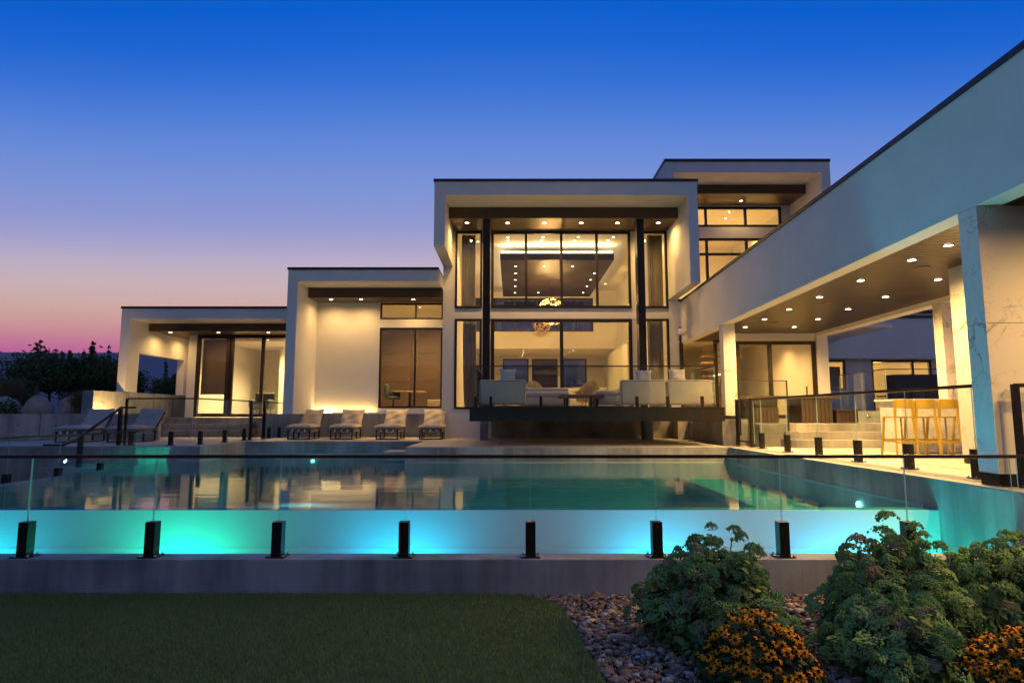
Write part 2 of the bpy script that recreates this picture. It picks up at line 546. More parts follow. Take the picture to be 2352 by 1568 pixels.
def window(parent, x0, x1, z0, z1, y, mull=(), trans=(), fw=.08, dep=.10, name='window', glass='glass', frame='frame'):
    """frame (the part) with one pane per light (sub-parts); lies in the XZ plane at depth y"""
    f = MB()
    f.box(x0, x1, y, y + dep, z0, z0 + fw); f.box(x0, x1, y, y + dep, z1 - fw, z1)
    f.box(x0, x0 + fw, y, y + dep, z0 + fw, z1 - fw); f.box(x1 - fw, x1, y, y + dep, z0 + fw, z1 - fw)
    xs = [x0 + fw / 2] + list(mull) + [x1 - fw / 2]
    zs = [z0 + fw / 2] + list(trans) + [z1 - fw / 2]
    for m_ in mull: f.box(m_ - fw / 2, m_ + fw / 2, y - .004, y + dep - .004, z0 + fw, z1 - fw)
    for t_ in trans:
        for a, b in zip(xs[:-1], xs[1:]): f.box(a + fw / 2, b - fw / 2, y + .003, y + dep - .01, t_ - fw / 2, t_ + fw / 2)
    o = part(name, f, frame, parent)
    for a, b in zip(xs[:-1], xs[1:]):
        for c, d in zip(zs[:-1], zs[1:]):
            part('pane', B(a + fw / 2 - .005, b - fw / 2 + .005, y + dep * .5, y + dep * .5 + .008, c + fw / 2 - .005, d - fw / 2 + .005), glass, o)
    return o


def wall_with_holes(x0, x1, y0, y1, z0, z1, holes):
    """wall in the XZ plane with rectangular holes (hx0,hx1,hz0,hz1)"""
    mb = MB()
    xs = sorted({x0, x1, *[h[0] for h in holes], *[h[1] for h in holes]})
    zs = sorted({z0, z1, *[h[2] for h in holes], *[h[3] for h in holes]})
    for a, b in zip(xs[:-1], xs[1:]):
        # merge vertically
        run = None
        for c, d in zip(zs[:-1], zs[1:]):
            cx, cz = (a + b) / 2, (c + d) / 2
            solid = not any(h[0] < cx < h[1] and h[2] < cz < h[3] for h in holes) and x0 <= cx <= x1 and z0 <= cz <= z1
            if solid:
                run = (run[0], d) if run else (c, d)
            elif run:
                mb.box(a, b, y0, y1, *run); run = None
        if run: mb.box(a, b, y0, y1, *run)
    return mb


def planks(parent, x0, x1, y0, y1, z, w=.14, gap=.012, th=.02, m='wood', along='x', name='plank'):
    """separate boards sharing one mesh"""
    n = max(1, int(round(((y1 - y0) if along == 'x' else (x1 - x0)) / w)))
    if along == 'x':
        w = (y1 - y0) / n
        me = B(-(x1 - x0) / 2, (x1 - x0) / 2, -(w - gap) / 2, (w - gap) / 2, 0, th).mesh(name, m)
    else:
        w = (x1 - x0) / n
        me = B(-(w - gap) / 2, (w - gap) / 2, -(y1 - y0) / 2, (y1 - y0) / 2, 0, th).mesh(name, m)
    for i in range(n):
        if along == 'x': p = ((x0 + x1) / 2, y0 + w * (i + .5), z)
        else: p = (x0 + w * (i + .5), (y0 + y1) / 2, z)
        link(name, me, parent, p)


# ------------------------------------------------------------------ ground, hills, water
DZ = 1.18          # pool deck level
WZ = 0.80          # water level
FZ = 2.15          # house floor
g = part('ground', MB().add([(-4500, -4500, -1.6), (4500, -4500, -1.6), (4500, 4500, -1.6), (-4500, 4500, -1.6)], [(0, 1, 2, 3)]), 'ground', kind='structure')

hv, hf = [], []
NA, NR = 220, 9
rr = random.Random(3)
def ridge(a):
    return 1 + .05 * math.sin(3 * a + 1) + .035 * math.sin(7 * a + 2.2) + .015 * math.sin(23 * a) + .008 * math.sin(61 * a + 1)
for j in range(NR):
    t = j / (NR - 1)
    rad = 700 + 1500 * t
    for i in range(NA):
        a = 2 * math.pi * i / NA
        prof = (t ** 1.15)
        h = -4 + 176 * prof * ridge(a + .35 * t) * (1 + .10 * math.sin(9 * a + 5 * t) * (1 - t)) + rr.uniform(-1.6, 1.6) * (t > .1)
        hv.append((rad * math.sin(a), rad * math.cos(a), h))
for j in range(NR - 1):
    for i in range(NA):
        i2 = (i + 1) % NA
        hf.append((j * NA + i, j * NA + i2, (j + 1) * NA + i2, (j + 1) * NA + i))
part('hills', MB().add(hv, hf, True), 'hill', kind='structure')

# garden terraces left of the house
part('terrace_ground', MB().box(-60, -13.9, 20.42, 60, -1.6, 1.96).box(-13.9, -13.0, 26.7, 60, -1.6, 1.9), 'soil', kind='structure')

# lawn base and planting bed
lawn_poly = [(-14, -6), (.84, -6), (.67, 4.29), (.587, 5.22), (.513, 6.06), (.447, 6.385), (.317, 6.60), (.112, 6.71), (-.19, 6.753), (-14, 6.753)]
LZ = .14           # lawn level
part('lawn', MB().prism(lawn_poly, -1.5, LZ + .02), 'lawn', kind='structure')
part('planting_bed', MB().box(-.3, 5.378, -6, 6.75, -1.5, LZ - .02), 'soil', kind='structure')


def np_mesh(name, verts, faces, m):
    me = bpy.data.meshes.new(name)
    nv, nf, k = len(verts), len(faces), faces.shape[1]
    me.vertices.add(nv); me.vertices.foreach_set('co', verts.astype(np.float32).ravel())
    me.loops.add(nf * k); me.loops.foreach_set('vertex_index', faces.astype(np.int32).ravel())
    me.polygons.add(nf); me.polygons.foreach_set('loop_start', np.arange(0, nf * k, k, dtype=np.int32))
    me.materials.append(M[m])
    me.update(calc_edges=True); me.validate()
    return me


rs = np.random.default_rng(5)
# turf blades
N = 270000
px = rs.uniform(-9.0, .84, N); py = 6.75 - (6.75 - 4.0) * rs.uniform(0, 1, N)
EY, EX = [4.0, 4.29, 5.22, 6.06, 6.385, 6.60, 6.71, 6.753], np.array([.67, .67, .587, .513, .447, .317, .112, -.19])
edge = np.interp(py, EY, EX) + .012 * np.sin(py * 31) * np.sin(py * 13)
k = px < edge; px, py = px[k], py[k]; N = len(px)
ang = rs.uniform(0, 2 * np.pi, N); hh = rs.uniform(.016, .034, N); ww = rs.uniform(.0025, .004, N)
lx = rs.normal(0, .012, N); ly = rs.normal(0, .012, N)
V = np.empty((N, 3, 3))
V[:, 0] = np.stack([px - np.cos(ang) * ww, py - np.sin(ang) * ww, np.full(N, LZ + .018)], 1)
V[:, 1] = np.stack([px + np.cos(ang) * ww, py + np.sin(ang) * ww, np.full(N, LZ + .018)], 1)
V[:, 2] = np.stack([px + lx, py + ly, LZ + .02 + hh], 1)
link('grass', np_mesh('grass', V.reshape(-1, 3), np.arange(N * 3).reshape(-1, 3), 'grass'), kind='stuff')

# gravel
t_ = (1 + 5 ** .5) / 2
ico = np.array([(-1, t_, 0), (1, t_, 0), (-1, -t_, 0), (1, -t_, 0), (0, -1, t_), (0, 1, t_), (0, -1, -t_), (0, 1, -t_), (t_, 0, -1), (t_, 0, 1), (-t_, 0, -1), (-t_, 0, 1)]) / 1.9
icf = np.array([(0, 11, 5), (0, 5, 1), (0, 1, 7), (0, 7, 10), (0, 10, 11), (1, 5, 9), (5, 11, 4), (11, 10, 2), (10, 7, 6), (7, 1, 8), (3, 9, 4), (3, 4, 2), (3, 2, 6), (3, 6, 8), (3, 8, 9), (4, 9, 5), (2, 4, 11), (6, 2, 10), (8, 6, 7), (9, 8, 1)])
N = 16000
gx = rs.uniform(.05, 5.35, N); gy = rs.uniform(4.0, 6.74, N)
edge = np.interp(gy, EY, EX + .01)
k = gx > edge + .01; gx, gy = gx[k], gy[k]; N = len(gx)
sz = rs.uniform(.010, .023, N) * rs.choice([1, 1, 1, 1.4, 1.8], N)
base = ico[None] * (1 + rs.normal(0, .24, (N, 12, 1)))
sc3 = np.stack([sz * rs.uniform(.9, 1.7, N), sz * rs.uniform(.7, 1.2, N), sz * rs.uniform(.35, .75, N)], 1)
vv = base * sc3[:, None, :]
a = rs.uniform(0, 6.28, N); b = rs.normal(0, .5, N)
ca, sa, cb, sb = np.cos(a)[:, None], np.sin(a)[:, None], np.cos(b)[:, None], np.sin(b)[:, None]
x, y, z = vv[..., 0], vv[..., 1], vv[..., 2]
y, z = y * cb - z * sb, y * sb + z * cb
x, y = x * ca - y * sa, x * sa + y * ca
vv = np.stack([x + gx[:, None], y + gy[:, None], z + (LZ - .012 + rs.uniform(0, .035, N))[:, None]], -1)
fc = (icf[None] + (np.arange(N) * 12)[:, None, None]).reshape(-1, 3)
link('gravel', np_mesh('gravel', vv.reshape(-1, 3), fc, 'gravel'), kind='stuff')

# ------------------------------------------------------------------ pool and decks
deck = part('pool_deck', MB()
            .box(5.38, 30, 6.3, 15.9, -1.6, DZ - .02)                      # right
            .box(-2.65, 30, 15.9, 22.9, -1.6, DZ - .02)                    # under the terrace
            .box(-8.0, -2.65, 19.2, 22.9, -1.6, DZ - .02)                  # row of loungers
            .box(-40, -8.0, 16.4, 22.9, -1.6, DZ - .02), 'coping', kind='structure')
PV = {}
def pave(x0, x1, y0, y1, nx, ny):
    wx, wy = (x1 - x0) / nx, (y1 - y0) / ny
    me = PV.setdefault((round(wx, 4), round(wy, 4)), None) or B(-wx / 2 + .004, wx / 2 - .004, -wy / 2 + .004, wy / 2 - .004, 0, .022).mesh('paver', 'paver')
    PV[(round(wx, 4), round(wy, 4))] = me
    for i in range(nx):
        for j in range(ny):
            link('paver', me, deck, (x0 + wx * (i + .5), y0 + wy * (j + .5), DZ - .022 + rnd.uniform(-.0012, .0012)))
pave(5.70, 12.9, 6.32, 15.9, 6, 16)
pave(5.38, 5.70, 6.32, 15.9, 1, 8)
pave(-2.65, 5.38, 15.92, 22.6, 7, 11)
pave(-8.0, -2.66, 19.22, 22.6, 5, 5)
pave(-14.6, -8.01, 16.42, 22.6, 6, 9)
part('pool_basin', MB().box(-8.85, 5.38, 8.4, 19.2, -1.0, -.6)
     .box(-8.6, 5.38, 8.15, 8.4, -1.6, WZ - .006).box(-8.85, -8.6, 8.15, 16.4, -1.6, WZ - .006), 'poolwall', kind='structure')
# pool lining on the water side
part('pool_lining', MB().box(-8.6, 5.38, 8.4, 19.2, -.6, -.58).box(-8.58, 5.36, 8.4, 8.42, -.58, WZ - .012)
     .box(-8.6, -8.58, 8.42, 16.4, -.58, WZ - .012).box(5.36, 5.379, 8.42, 15.9, -.58, WZ + .02)
     .box(-2.65, 5.36, 15.88, 15.899, -.58, WZ + .02).box(-2.67, -2.651, 15.9, 19.2, -.58, WZ + .02)
     .box(-8.0, -2.67, 19.18, 19.199, -.58, WZ + .02).box(-7.999, -7.98, 16.4, 19.18, -.58, WZ + .02)
     .box(-8.58, -8.0, 16.38, 16.399, -.58, WZ + .02)
     .box(4.1, 5.36, 8.42, 15.88, -.58, .45)                      # bench along the right wall
     .box(-2.64, -.15, 14.7, 15.88, -.58, .52), 'poolplaster', kind='structure')
part('water', MB().add([(x, y, WZ) for x, y in [(-8.85, 8.15), (5.378, 8.15), (5.378, 15.898), (-2.652, 15.898), (-2.652, 19.198), (-7.998, 19.198), (-7.998, 16.398), (-8.85, 16.398)]],
                       [(0, 1, 2, 3, 4, 5, 6, 7)]), 'water', kind='structure')
part('pool_step', MB().box(-3.25, -2.66, 16.1, 17.0, WZ + .02, WZ + .25), 'coping', kind='structure')
# overflow channel floor
part('overflow_channel', MB().box(-9.45, 5.38, 7.05, 8.15, -1.5, -.45).box(-9.45, -8.85, 8.15, 16.4, -1.5, -.45)
     .box(-11.3, -9.82, 13.6, 16.4, -1.6, .30).box(-11.3, -9.82, 15.2, 16.4, .30, .72), 'slab', kind='structure')

# front retaining wall
fw_ = thing('retaining_wall', 'long low grey concrete wall under the front glass fence', 'wall', (0, 6.9, 0))
part('wall', MB().box(-9.82, 5.38, -.15, .15, -1.5, .50).box(-9.82, -9.45, .15, 9.49, -1.5, .50), 'concrete', fw_)

# pool lights
pl = thing('pool_light', 'round underwater light glowing on the right pool wall', 'pool light', (5.33, 9.9, .62), 0, 'underwater pool lights')
part('lens', MB().tube([(0, 0, 0), (-.03, 0, 0)], .055, 14), 'poollens', pl)
spot(pl, (-.05, 0, 0), 120, 120, .8, (.85, 1, .95), .05, (-1, .25, -.55))
pl2 = dup(pl, (-5.95, 19.14, .60), math.radians(90), 'round underwater light on the far pool wall below the loungers')
spot(pl2, (-.05, 0, 0), 150, 110, .8, (.85, 1, .95), .05, (-1, -.2, -.5))
for i, x in enumerate((-1.3, 3.4)):
    p3 = dup(pl, (x, 8.46, .35), -math.pi / 2, ['underwater light on the inner face of the front pool wall, left one', 'underwater light on the inner face of the front pool wall, right one'][i])
    spot(p3, (-.06, 0, .0), 420, 62, .5, (.7, 1, .95), .06, (-1, 0, -.64))
# coloured up-lights in the overflow channel
CY, GR = (.0, .64, 1.0), (.0, 1.0, .62)
led_me = MB().lathe([(.0005, .03), (.04, .03), (.045, 0), (.045, -.05)], 12)
for i, (x, y, c, p, d, lb) in enumerate([
        (-1.35, 7.74, CY, 30, (0, .36, 1), 'cyan uplight below the fourth fence post from the left'),
        (1.85, 7.74, CY, 30, (0, .36, 1), 'cyan uplight behind the left flowering plant'),
        (4.1, 7.74, CY, 32, (0, .36, 1), 'cyan uplight behind the right flowering plants'),
        (-4.1, 7.74, GR, 32, (0, .36, 1), 'green uplight beside the second fence post from the left'),
        (-6.6, 7.74, (0, .7, .9), 24, (0, .36, 1), 'teal uplight at the left end of the front channel'),
        (4.95, 7.4, GR, 20, (.5, .25, 1), 'green uplight at the right end of the front channel'),
        (-9.12, 15.7, GR, 22, (.05, .5, 1), 'green uplight in the left side channel below the deck')]):
    o = part('uplight', led_me, 'frame', loc=(x, y, -.4))
    tag(o, lb, 'uplight', 'coloured uplights in the overflow channel')
    l = spot(None, (x, y, -.33), p * 4.3, 166, 1.0, c, .06, d)

# ------------------------------------------------------------------ villa
villa = thing('villa', 'white flat-roofed modern villa with tall lit windows behind the pool', 'house')

# ---- main block
part('roof', B(-2.44, 5.83, 19.2, 38.6, 8.83, 9.27), 'stucco', villa)
part('roof_cap', B(-2.47, 5.86, 19.17, 38.63, 9.27, 9.35), 'cap', villa)
part('vent', B(-1.25, -1.15, 19.6, 19.7, 9.35, 9.42), 'cap', villa)
part('fin_wall', B(-2.44, -2.10, 19.2, 21.99, 7.19, 8.83), 'stucco', villa)
part('fin_wall', B(5.53, 5.83, 19.2, 21.99, 6.01, 8.83), 'stucco', villa)
part('side_wall', B(-2.44, -2.02, 22.0, 38.3, 1.18, 8.83), 'stucco', villa)
part('side_wall', MB().box(5.53, 5.85, 22.0, 38.3, 1.18, 8.83), 'stucco', villa)
part('fascia_board', B(-2.095, 5.525, 20.40, 20.44, 8.46, 8.829), 'fascia', villa)
planks(villa, -2.095, 5.525, 20.45, 22.0, 8.48)
for x in (-1.536, -.147, 1.10, 2.36, 3.60, 4.99):
    downlight(villa, x, 20.95, 8.478, 92, .065)
# lower wall under the glass line and band between storeys
part('wall', B(-2.02, 5.53, 22.0, 22.25, 1.18, 2.16), 'stucco', villa)
part('wall_band', B(-2.02, 5.53, 22.03, 22.2, 5.32, 5.70), 'stucco', villa)
# wall piers beside the steel columns
for a, b in ((-1.06, -.74), (4.22, 4.62)):
    for c, d in ((2.16, 5.32), (5.70, 8.48)):
        part('wall', B(a, b, 22.05, 22.2, c, d), 'plaster', villa)
for x in (-.97, 4.18):
    part('column', B(x, x + .24, 20.6, 21.0, FZ, 8.475), 'steel', villa)
window(villa, -2.015, -1.06, 5.70, 8.475, 21.98, fw=.07)
window(villa, -.74, 4.22, 5.70, 8.475, 21.98, mull=(.5, 1.76, 3.02), fw=.09)
window(villa, 4.62, 5.525, 5.70, 8.475, 21.98, fw=.07)
window(villa, -2.015, -1.06, 2.16, 5.32, 21.98, fw=.08)
window(villa, -.74, 4.22, 2.16, 5.32, 21.98, mull=(1.74,), fw=.12)
window(villa, 4.62, 5.525, 2.16, 5.32, 21.98, fw=.08)
part('floor', B(-2.02, 5.53, 22.26, 38.2, 1.9, FZ), 'floor', villa)
part('ceiling', B(-2.02, 5.53, 22.2, 38.2, 8.5, 8.6), 'plaster', villa)
# mezzanine front with the clerestory over it, lower ceiling, back wall
part('wall', MB().box(-2.02, 5.53, 33.0, 33.2, 5.40, 6.30).box(-2.02, 5.53, 33.0, 33.2, 8.10, 8.5).box(4.3, 5.53, 33.0, 33.2, 6.30, 8.10), 'plaster', villa)
window(villa, -2.02, 4.3, 6.30, 8.10, 33.05, mull=(-.9, .15, 1.3, 2.5, 3.4), fw=.09, glass='bluepane')
part('ceiling', B(-2.02, 5.53, 33.2, 38.2, 5.40, 5.5), 'plaster', villa)
part('wall', wall_with_holes(-2.02, 5.53, 38.0, 38.2, FZ, 5.40, [(-.55, 1.0, FZ, 5.3), (1.2, 2.75, FZ, 5.3), (3.05, 4.5, FZ, 5.3)]), 'plaster', villa)
for a, b in ((-.55, 1.0), (1.2, 2.75), (3.05, 4.5)):
    window(villa, a, b, FZ, 5.3, 38.02, fw=.08, trans=(3.7,) if a != 1.2 else ())
part('wall', B(5.05, 5.53, 27.5, 33.0, FZ, 5.1), 'plaster', villa)
# floating timber ceiling with its light strip
cp = part('ceiling_panel', B(-.46, 3.96, 24.0, 31.7, 7.93, 8.2), 'panelwood', villa)
part('light_strip', MB().box(-.42, 3.92, 24.03, 24.10, 8.2, 8.28).box(-.42, -.36, 24.1, 31.6, 8.2, 8.225).box(3.86, 3.92, 24.1, 31.6, 8.2, 8.225).box(-.36, 3.86, 31.54, 31.6, 8.2, 8.225), 'ledstrip', cp)
la = bpy.data.lights.new('strip_lamp', 'AREA'); la.shape = 'RECTANGLE'; la.size = 4.3; la.size_y = .12; la.energy = 34 * PW; la.color = (1, .72, .36)
lo = bpy.data.objects.new('strip_lamp', la); COL.objects.link(lo); lo.location = (1.75, 23.93, 8.26); lo.parent = villa
lo.rotation_euler = Vector((0, -.4, 1)).to_track_quat('-Z', 'Y').to_euler()
for x, y in ((.15, 25.0), (1.3, 25.0), (2.45, 25.0), (.15, 26.3), (.15, 27.6), (.15, 29.0), (.15, 30.6), (3.5, 26.3), (3.5, 27.6), (3.5, 29.0), (3.5, 30.6), (1.3, 30.6)):
    downlight(villa, x, y, 7.93, 38 if y in (25.0, 27.6, 30.6) else 0, .05, 'lens_in', 120)
for x in (-1.5, -.15, 1.15, 2.45, 3.75, 5.1):
    downlight(villa, x, 22.75, 8.5, 36, .05, 'lens_in', 130)
for x, y in ((-1.3, 23.4), (1.9, 23.4), (-1.1, 26.2), (-1.1, 27.6), (-1.1, 31.2), (4.7, 31.2)):
    downlight(villa, x, y, 8.5, 60 if x < 0 else 0, .05, 'lens_in', 130)
for x, y in ((.6, 33.8), (.65, 34.9), (.62, 36.2), (.6, 37.2), (3.3, 33.8), (3.2, 34.9), (3.0, 36.2), (2.9, 37.2)):
    downlight(villa, x, y, 5.4, 34 if y in (33.8, 36.2) else 0, .045, 'lens_in', 130)
part('wall_unit', B(-1.95, -1.75, 26.6, 27.6, 6.35, 6.75), 'ledstrip', villa)

part('blind', B(1.28, 2.67, 38.10, 38.11, FZ + .06, 5.22), 'darkpanel', villa)
rw = thing('rear_wing', 'dim rear wing seen through the back windows of the tall room', 'house', (2, 46, 0))
part('wall', wall_with_holes(-8, 8, 0, .3, -1.5, 7.6, [(-3.6, -2.2, 1.9, 4.6), (1.6, 3.2, 1.9, 4.6)]), 'stucco', rw)
part('roof', B(-8.3, 8.3, -.6, 6, 7.601, 7.9), 'cap', rw)
window(rw, -3.6, -2.2, 1.9, 4.6, .1, mull=(-2.9,), trans=(3.6,), fw=.12, frame='stucco')
window(rw, 1.6, 3.2, 1.9, 4.6, .1, mull=(2.4,), trans=(3.6,), fw=.12, frame='stucco')

# ---- middle wing
part('roof', B(-7.44, -2.445, 20.6, 30.5, 6.37, 6.76), 'stucco', villa)
part('roof_cap', B(-7.47, -2.445, 20.57, 30.5, 6.76, 6.84), 'cap', villa)
part('fin_wall', B(-7.44, -7.11, 20.6, 30.4, 2.0, 6.37), 'stucco', villa)
part('fascia_board', B(-7.105, -2.445, 21.70, 21.74, 6.02, 6.369), 'fascia', villa)
planks(villa, -7.105, -2.445, 21.745, 22.8, 6.04)
for x in (-6.42, -5.36, -3.5):
    downlight(villa, x, 22.1, 6.038, 46, .06)
part('wall', wall_with_holes(-7.11, -2.445, 22.8, 23.0, 2.0, 6.37, [(-4.82, -2.52, 5.42, 6.03), (-4.82, -2.52, 2.2, 5.12)]), 'stucco', villa)
window(villa, -4.82, -2.52, 5.42, 6.03, 22.84, mull=(-3.52,), fw=.06)
window(villa, -4.82, -2.52, 2.2, 5.12, 22.84, mull=(-3.52,), fw=.07)
part('plinth_wall', MB().box(-8.9, -2.445, 22.62, 22.95, DZ - .02, 2.0), 'concrete', villa)
part('floor', B(-7.1, -2.45, 23.0, 29.8, 1.95, FZ), 'floor', villa)
part('ceiling', B(-7.1, -2.45, 23.0, 29.8, 6.2, 6.3), 'plaster', villa)
part('wall', B(-7.1, -2.45, 29.6, 29.8, FZ, 6.2), 'plaster', villa)
for i in range(3):
    for j in range(3):
        x0 = -6.6 + i * 1.25
        part('wall_panel', B(x0 + .008, x0 + 1.242, 25.6, 25.66, FZ + .002 + j * 1.15, FZ + 1.14 + j * 1.15), 'darkpanel', villa)
part('wall', B(-6.61, -2.84, 25.68, 25.8, FZ, 5.62), 'plaster', villa)
for x, y in ((-4.4, 23.6), (-3.45, 23.9), (-2.75, 23.6), (-3.6, 27.5), (-5.6, 27.5)):
    downlight(villa, x, y, 6.2, 210 if y < 25 else 90, .05, 'lens_in', 130)

ub = part('light_bar', B(-7.0, -6.4, 22.66, 22.72, 2.001, 2.03), 'frame', villa)
part('lens', B(-6.97, -6.43, 22.675, 22.705, 2.03, 2.034), 'lens', ub)
ab = bpy.data.lights.new('bar_lamp', 'AREA'); ab.shape = 'RECTANGLE'; ab.size = 2.2; ab.size_y = .05; ab.energy = 9 * PW; ab.color = (1, .60, .18)
abo = bpy.data.objects.new('bar_lamp', ab); COL.objects.link(abo); abo.location = (-6.0, 22.69, 2.045); abo.parent = villa
abo.rotation_euler = Vector((0, .12, 1)).to_track_quat('-Z', 'Y').to_euler()

# ---- left wing
part('roof', B(-13.82, -7.445, 22.1, 33.0, 5.34, 5.70), 'stucco', villa)
part('roof_cap', B(-13.85, -7.445, 22.07, 33.0, 5.70, 5.78), 'cap', villa)
part('fin_wall', MB().box(-13.82, -13.52, 22.1, 22.8, 2.76, 5.34).box(-13.82, -13.52, 26.0, 26.6, 2.76, 5.34).box(-13.82, -13.52, 22.8, 26.0, 4.18, 5.34), 'stucco', villa)
part('fascia_board', B(-13.515, -7.445, 23.30, 23.34, 5.05, 5.339), 'fascia', villa)
planks(villa, -13.515, -7.445, 23.345, 26.7, 5.07)
for x in (-12.95, -11.13, -9.24):
    downlight(villa, x, 23.75, 5.068, 40, .06)
downlight(villa, -13.0, 25.4, 5.068, 30, .06)
part('wall', MB().box(-12.62, -12.3, 24.5, 24.75, 1.86, 5.07), 'stucco', villa)
part('side_wall', B(-12.62, -12.45, 24.75, 31.5, 1.86, 5.07), 'stucco', villa)
dz = window(villa, -12.3, -11.0, 1.88, 5.065, 24.5, fw=.14, name='glass_door')
window(villa, -11.0, -7.46, 1.88, 5.065, 24.56, mull=(-9.74, -8.5), fw=.12, name='glass_door')
part('blind', MB().box(-12.15, -11.15, 24.72, 24.74, 4.25, 4.92).box(-12.15, -11.15, 24.70, 24.705, 2.75, 4.25), 'blind', villa)
part('floor', B(-12.45, -7.45, 24.7, 31.3, 1.6, 1.86), 'floor', villa)
part('ceiling', B(-12.45, -7.45, 24.7, 31.3, 5.071, 5.17), 'plaster', villa)
part('wall', MB().box(-12.45, -7.45, 31.1, 31.3, 1.86, 5.07).box(-10.7, -10.55, 29.0, 31.1, 1.86, 5.07), 'plaster', villa)
for x, y in ((-10.2, 26.2), (-9.7, 28.4), (-8.3, 27.0)):
    downlight(villa, x, y, 5.07, 340, .05, 'lens_in', 150, (1, .66, .28))
# patio in front of the left wing with its steps
part('patio', MB().box(-13.5, -8.9, 24.05, 24.72, DZ - .02, 1.86).box(-13.5, -12.95, 20.42, 24.05, DZ - .02, 1.86), 'slab', villa)
st = thing('stone_steps', 'three grey stone steps up to the left wing patio', 'steps', (-10.2, 23.0, DZ))
for i in range(3):
    part('step', B(-2.7, 1.3, .0 + i * .35, 1.04, i * .2266 + .001, (i + 1) * .2266), 'coping', st)

# ---- upper tower
part('side_wall', B(6.53, 6.88, 25.9, 40, 5.0, 12.2), 'stucco', villa)
part('fin_wall', B(13.16, 13.55, 25.9, 29.0, 5.0, 12.2), 'stucco', villa)
part('side_wall', B(13.16, 13.55, 29.0, 40, 5.0, 12.2), 'stucco', villa)
part('roof', B(6.53, 13.55, 25.9, 40, 12.2, 12.68), 'stucco', villa)
part('roof_cap', B(6.5, 13.58, 25.87, 40.03, 12.68, 12.80), 'cap', villa)
part('fascia_board', B(6.885, 13.155, 27.33, 27.38, 11.78, 12.199), 'fascia', villa)
planks(villa, 6.885, 13.155, 27.385, 29.0, 11.8, w=.2)
part('wall', wall_with_holes(6.88, 13.16, 29.0, 29.2, 6.0, 11.8, [(7.0, 12.75, 10.75, 11.75), (7.0, 12.75, 7.2, 10.22)]), 'stucco', villa)
window(villa, 7.0, 12.75, 10.75, 11.75, 29.02, mull=(9.17, 11.05), fw=.12)
window(villa, 7.0, 12.75, 7.2, 10.22, 29.02, mull=(9.17, 11.05), trans=(9.45,), fw=.12)
part('floor', B(6.88, 13.16, 29.2, 37, 7.0, 7.15), 'floor', villa)
part('ceiling', B(6.88, 13.16, 29.2, 37, 11.82, 11.9), 'plaster', villa)
part('wall', B(6.88, 13.16, 36.8, 37, 7.15, 11.82), 'plaster', villa)
for x, y in ((8.2, 30.5), (10.8, 31.0), (12.2, 33.0)):
    downlight(villa, x, y, 11.82, 420, .06, 'lens_in', 150)
downlight(villa, 10.6, 28.3, 11.798, 45, .06)

# ---- entrance hall between main block and pavilion, seen through its glass wall
window(villa, 5.86, 7.16, 1.88, 4.74, 21.9, fw=.11, name='glass_wall')
part('floor', B(5.86, 12.2, 20.0, 28.8, 1.7, 1.88), 'floor', villa)
part('ceiling', B(5.86, 12.2, 20.05, 28.8, 4.75, 4.85), 'plaster', villa)
part('wall', MB().box(5.86, 12.2, 28.6, 28.8, 1.88, 4.75).box(9.75, 9.95, 20.1, 28.6, 1.88, 4.75).box(8.1, 9.0, 25.0, 25.3, 1.88, 4.75), 'plaster', villa)
for x, y in ((6.6, 20.9), (7.0, 22.4), (6.4, 24.0), (7.6, 21.2), (8.6, 21.0), (8.9, 22.2), (8.3, 23.3)):
    downlight(villa, x, y, 4.75, 85 if y < 22.3 else 60, .045, 'lens_in', 130)
stair = part('staircase', MB().bar((8.15, 23.3, 4.5), (7.15, 22.2, 1.95), .16, .28), 'steel', villa)
for i in range(10):
    t = i / 9
    part('tread', B(6.75 + t * .35, 7.75 + t * .55, 22.25 + t * 1.15, 22.53 + t * 1.15, 2.05 + t * 2.3, 2.11 + t * 2.3), 'treadwood', stair)
part('handrail_light', MB().bar((7.0, 21.9, 3.30), (7.75, 21.7, 3.50), .035), 'ledstrip', stair)

# ---- terrace cantilevered over the pool deck
T = thing('terrace', 'dark steel cantilevered terrace with plank floor in front of the tall windows', 'terrace', (2.2, 19, FZ))
def tb(*a): return B(a[0] - 2.2, a[1] - 2.2, a[2] - 19, a[3] - 19, a[4] - FZ, a[5] - FZ)
part('edge_beam', tb(-1.09, 5.46, 16.3, 16.42, 1.81, 2.15), 'steel', T)
part('edge_beam', tb(-1.09, -.97, 16.42, 21.96, 1.81, 2.15), 'steel', T)
part('edge_beam', tb(5.34, 5.46, 16.42, 19.9, 1.81, 2.15), 'steel', T)
part('lip', tb(-1.11, 5.48, 16.28, 16.45, 2.151, 2.17), 'steel', T)
for y in (17.8, 19.4, 21.0):
    part('joist', tb(-.965, 5.335, y, y + .08, 1.95, 2.11), 'steel', T)
n = 42
bw = (5.335 + .965) / n
me = B(-bw / 2 + .007, bw / 2 - .007, -2.74, 2.74, 0, .03).mesh('floor_board', 'paver')
for i in range(n):
    link('floor_board', me, T, (-.965 + bw * (i + .5) - 2.2, 19.20 - 19, -.036))
part('support_pier', tb(-1.0, -.78, 19.9, 20.5, DZ - .02, 1.81), 'concrete', T)
part('support_pier', tb(4.15, 4.4, 19.9, 20.5, DZ - .02, 1.94), 'concrete', T)
part('back_wall', tb(-.7, 5.5, 21.7, 21.95, DZ - .02, 1.94), 'slab', T)

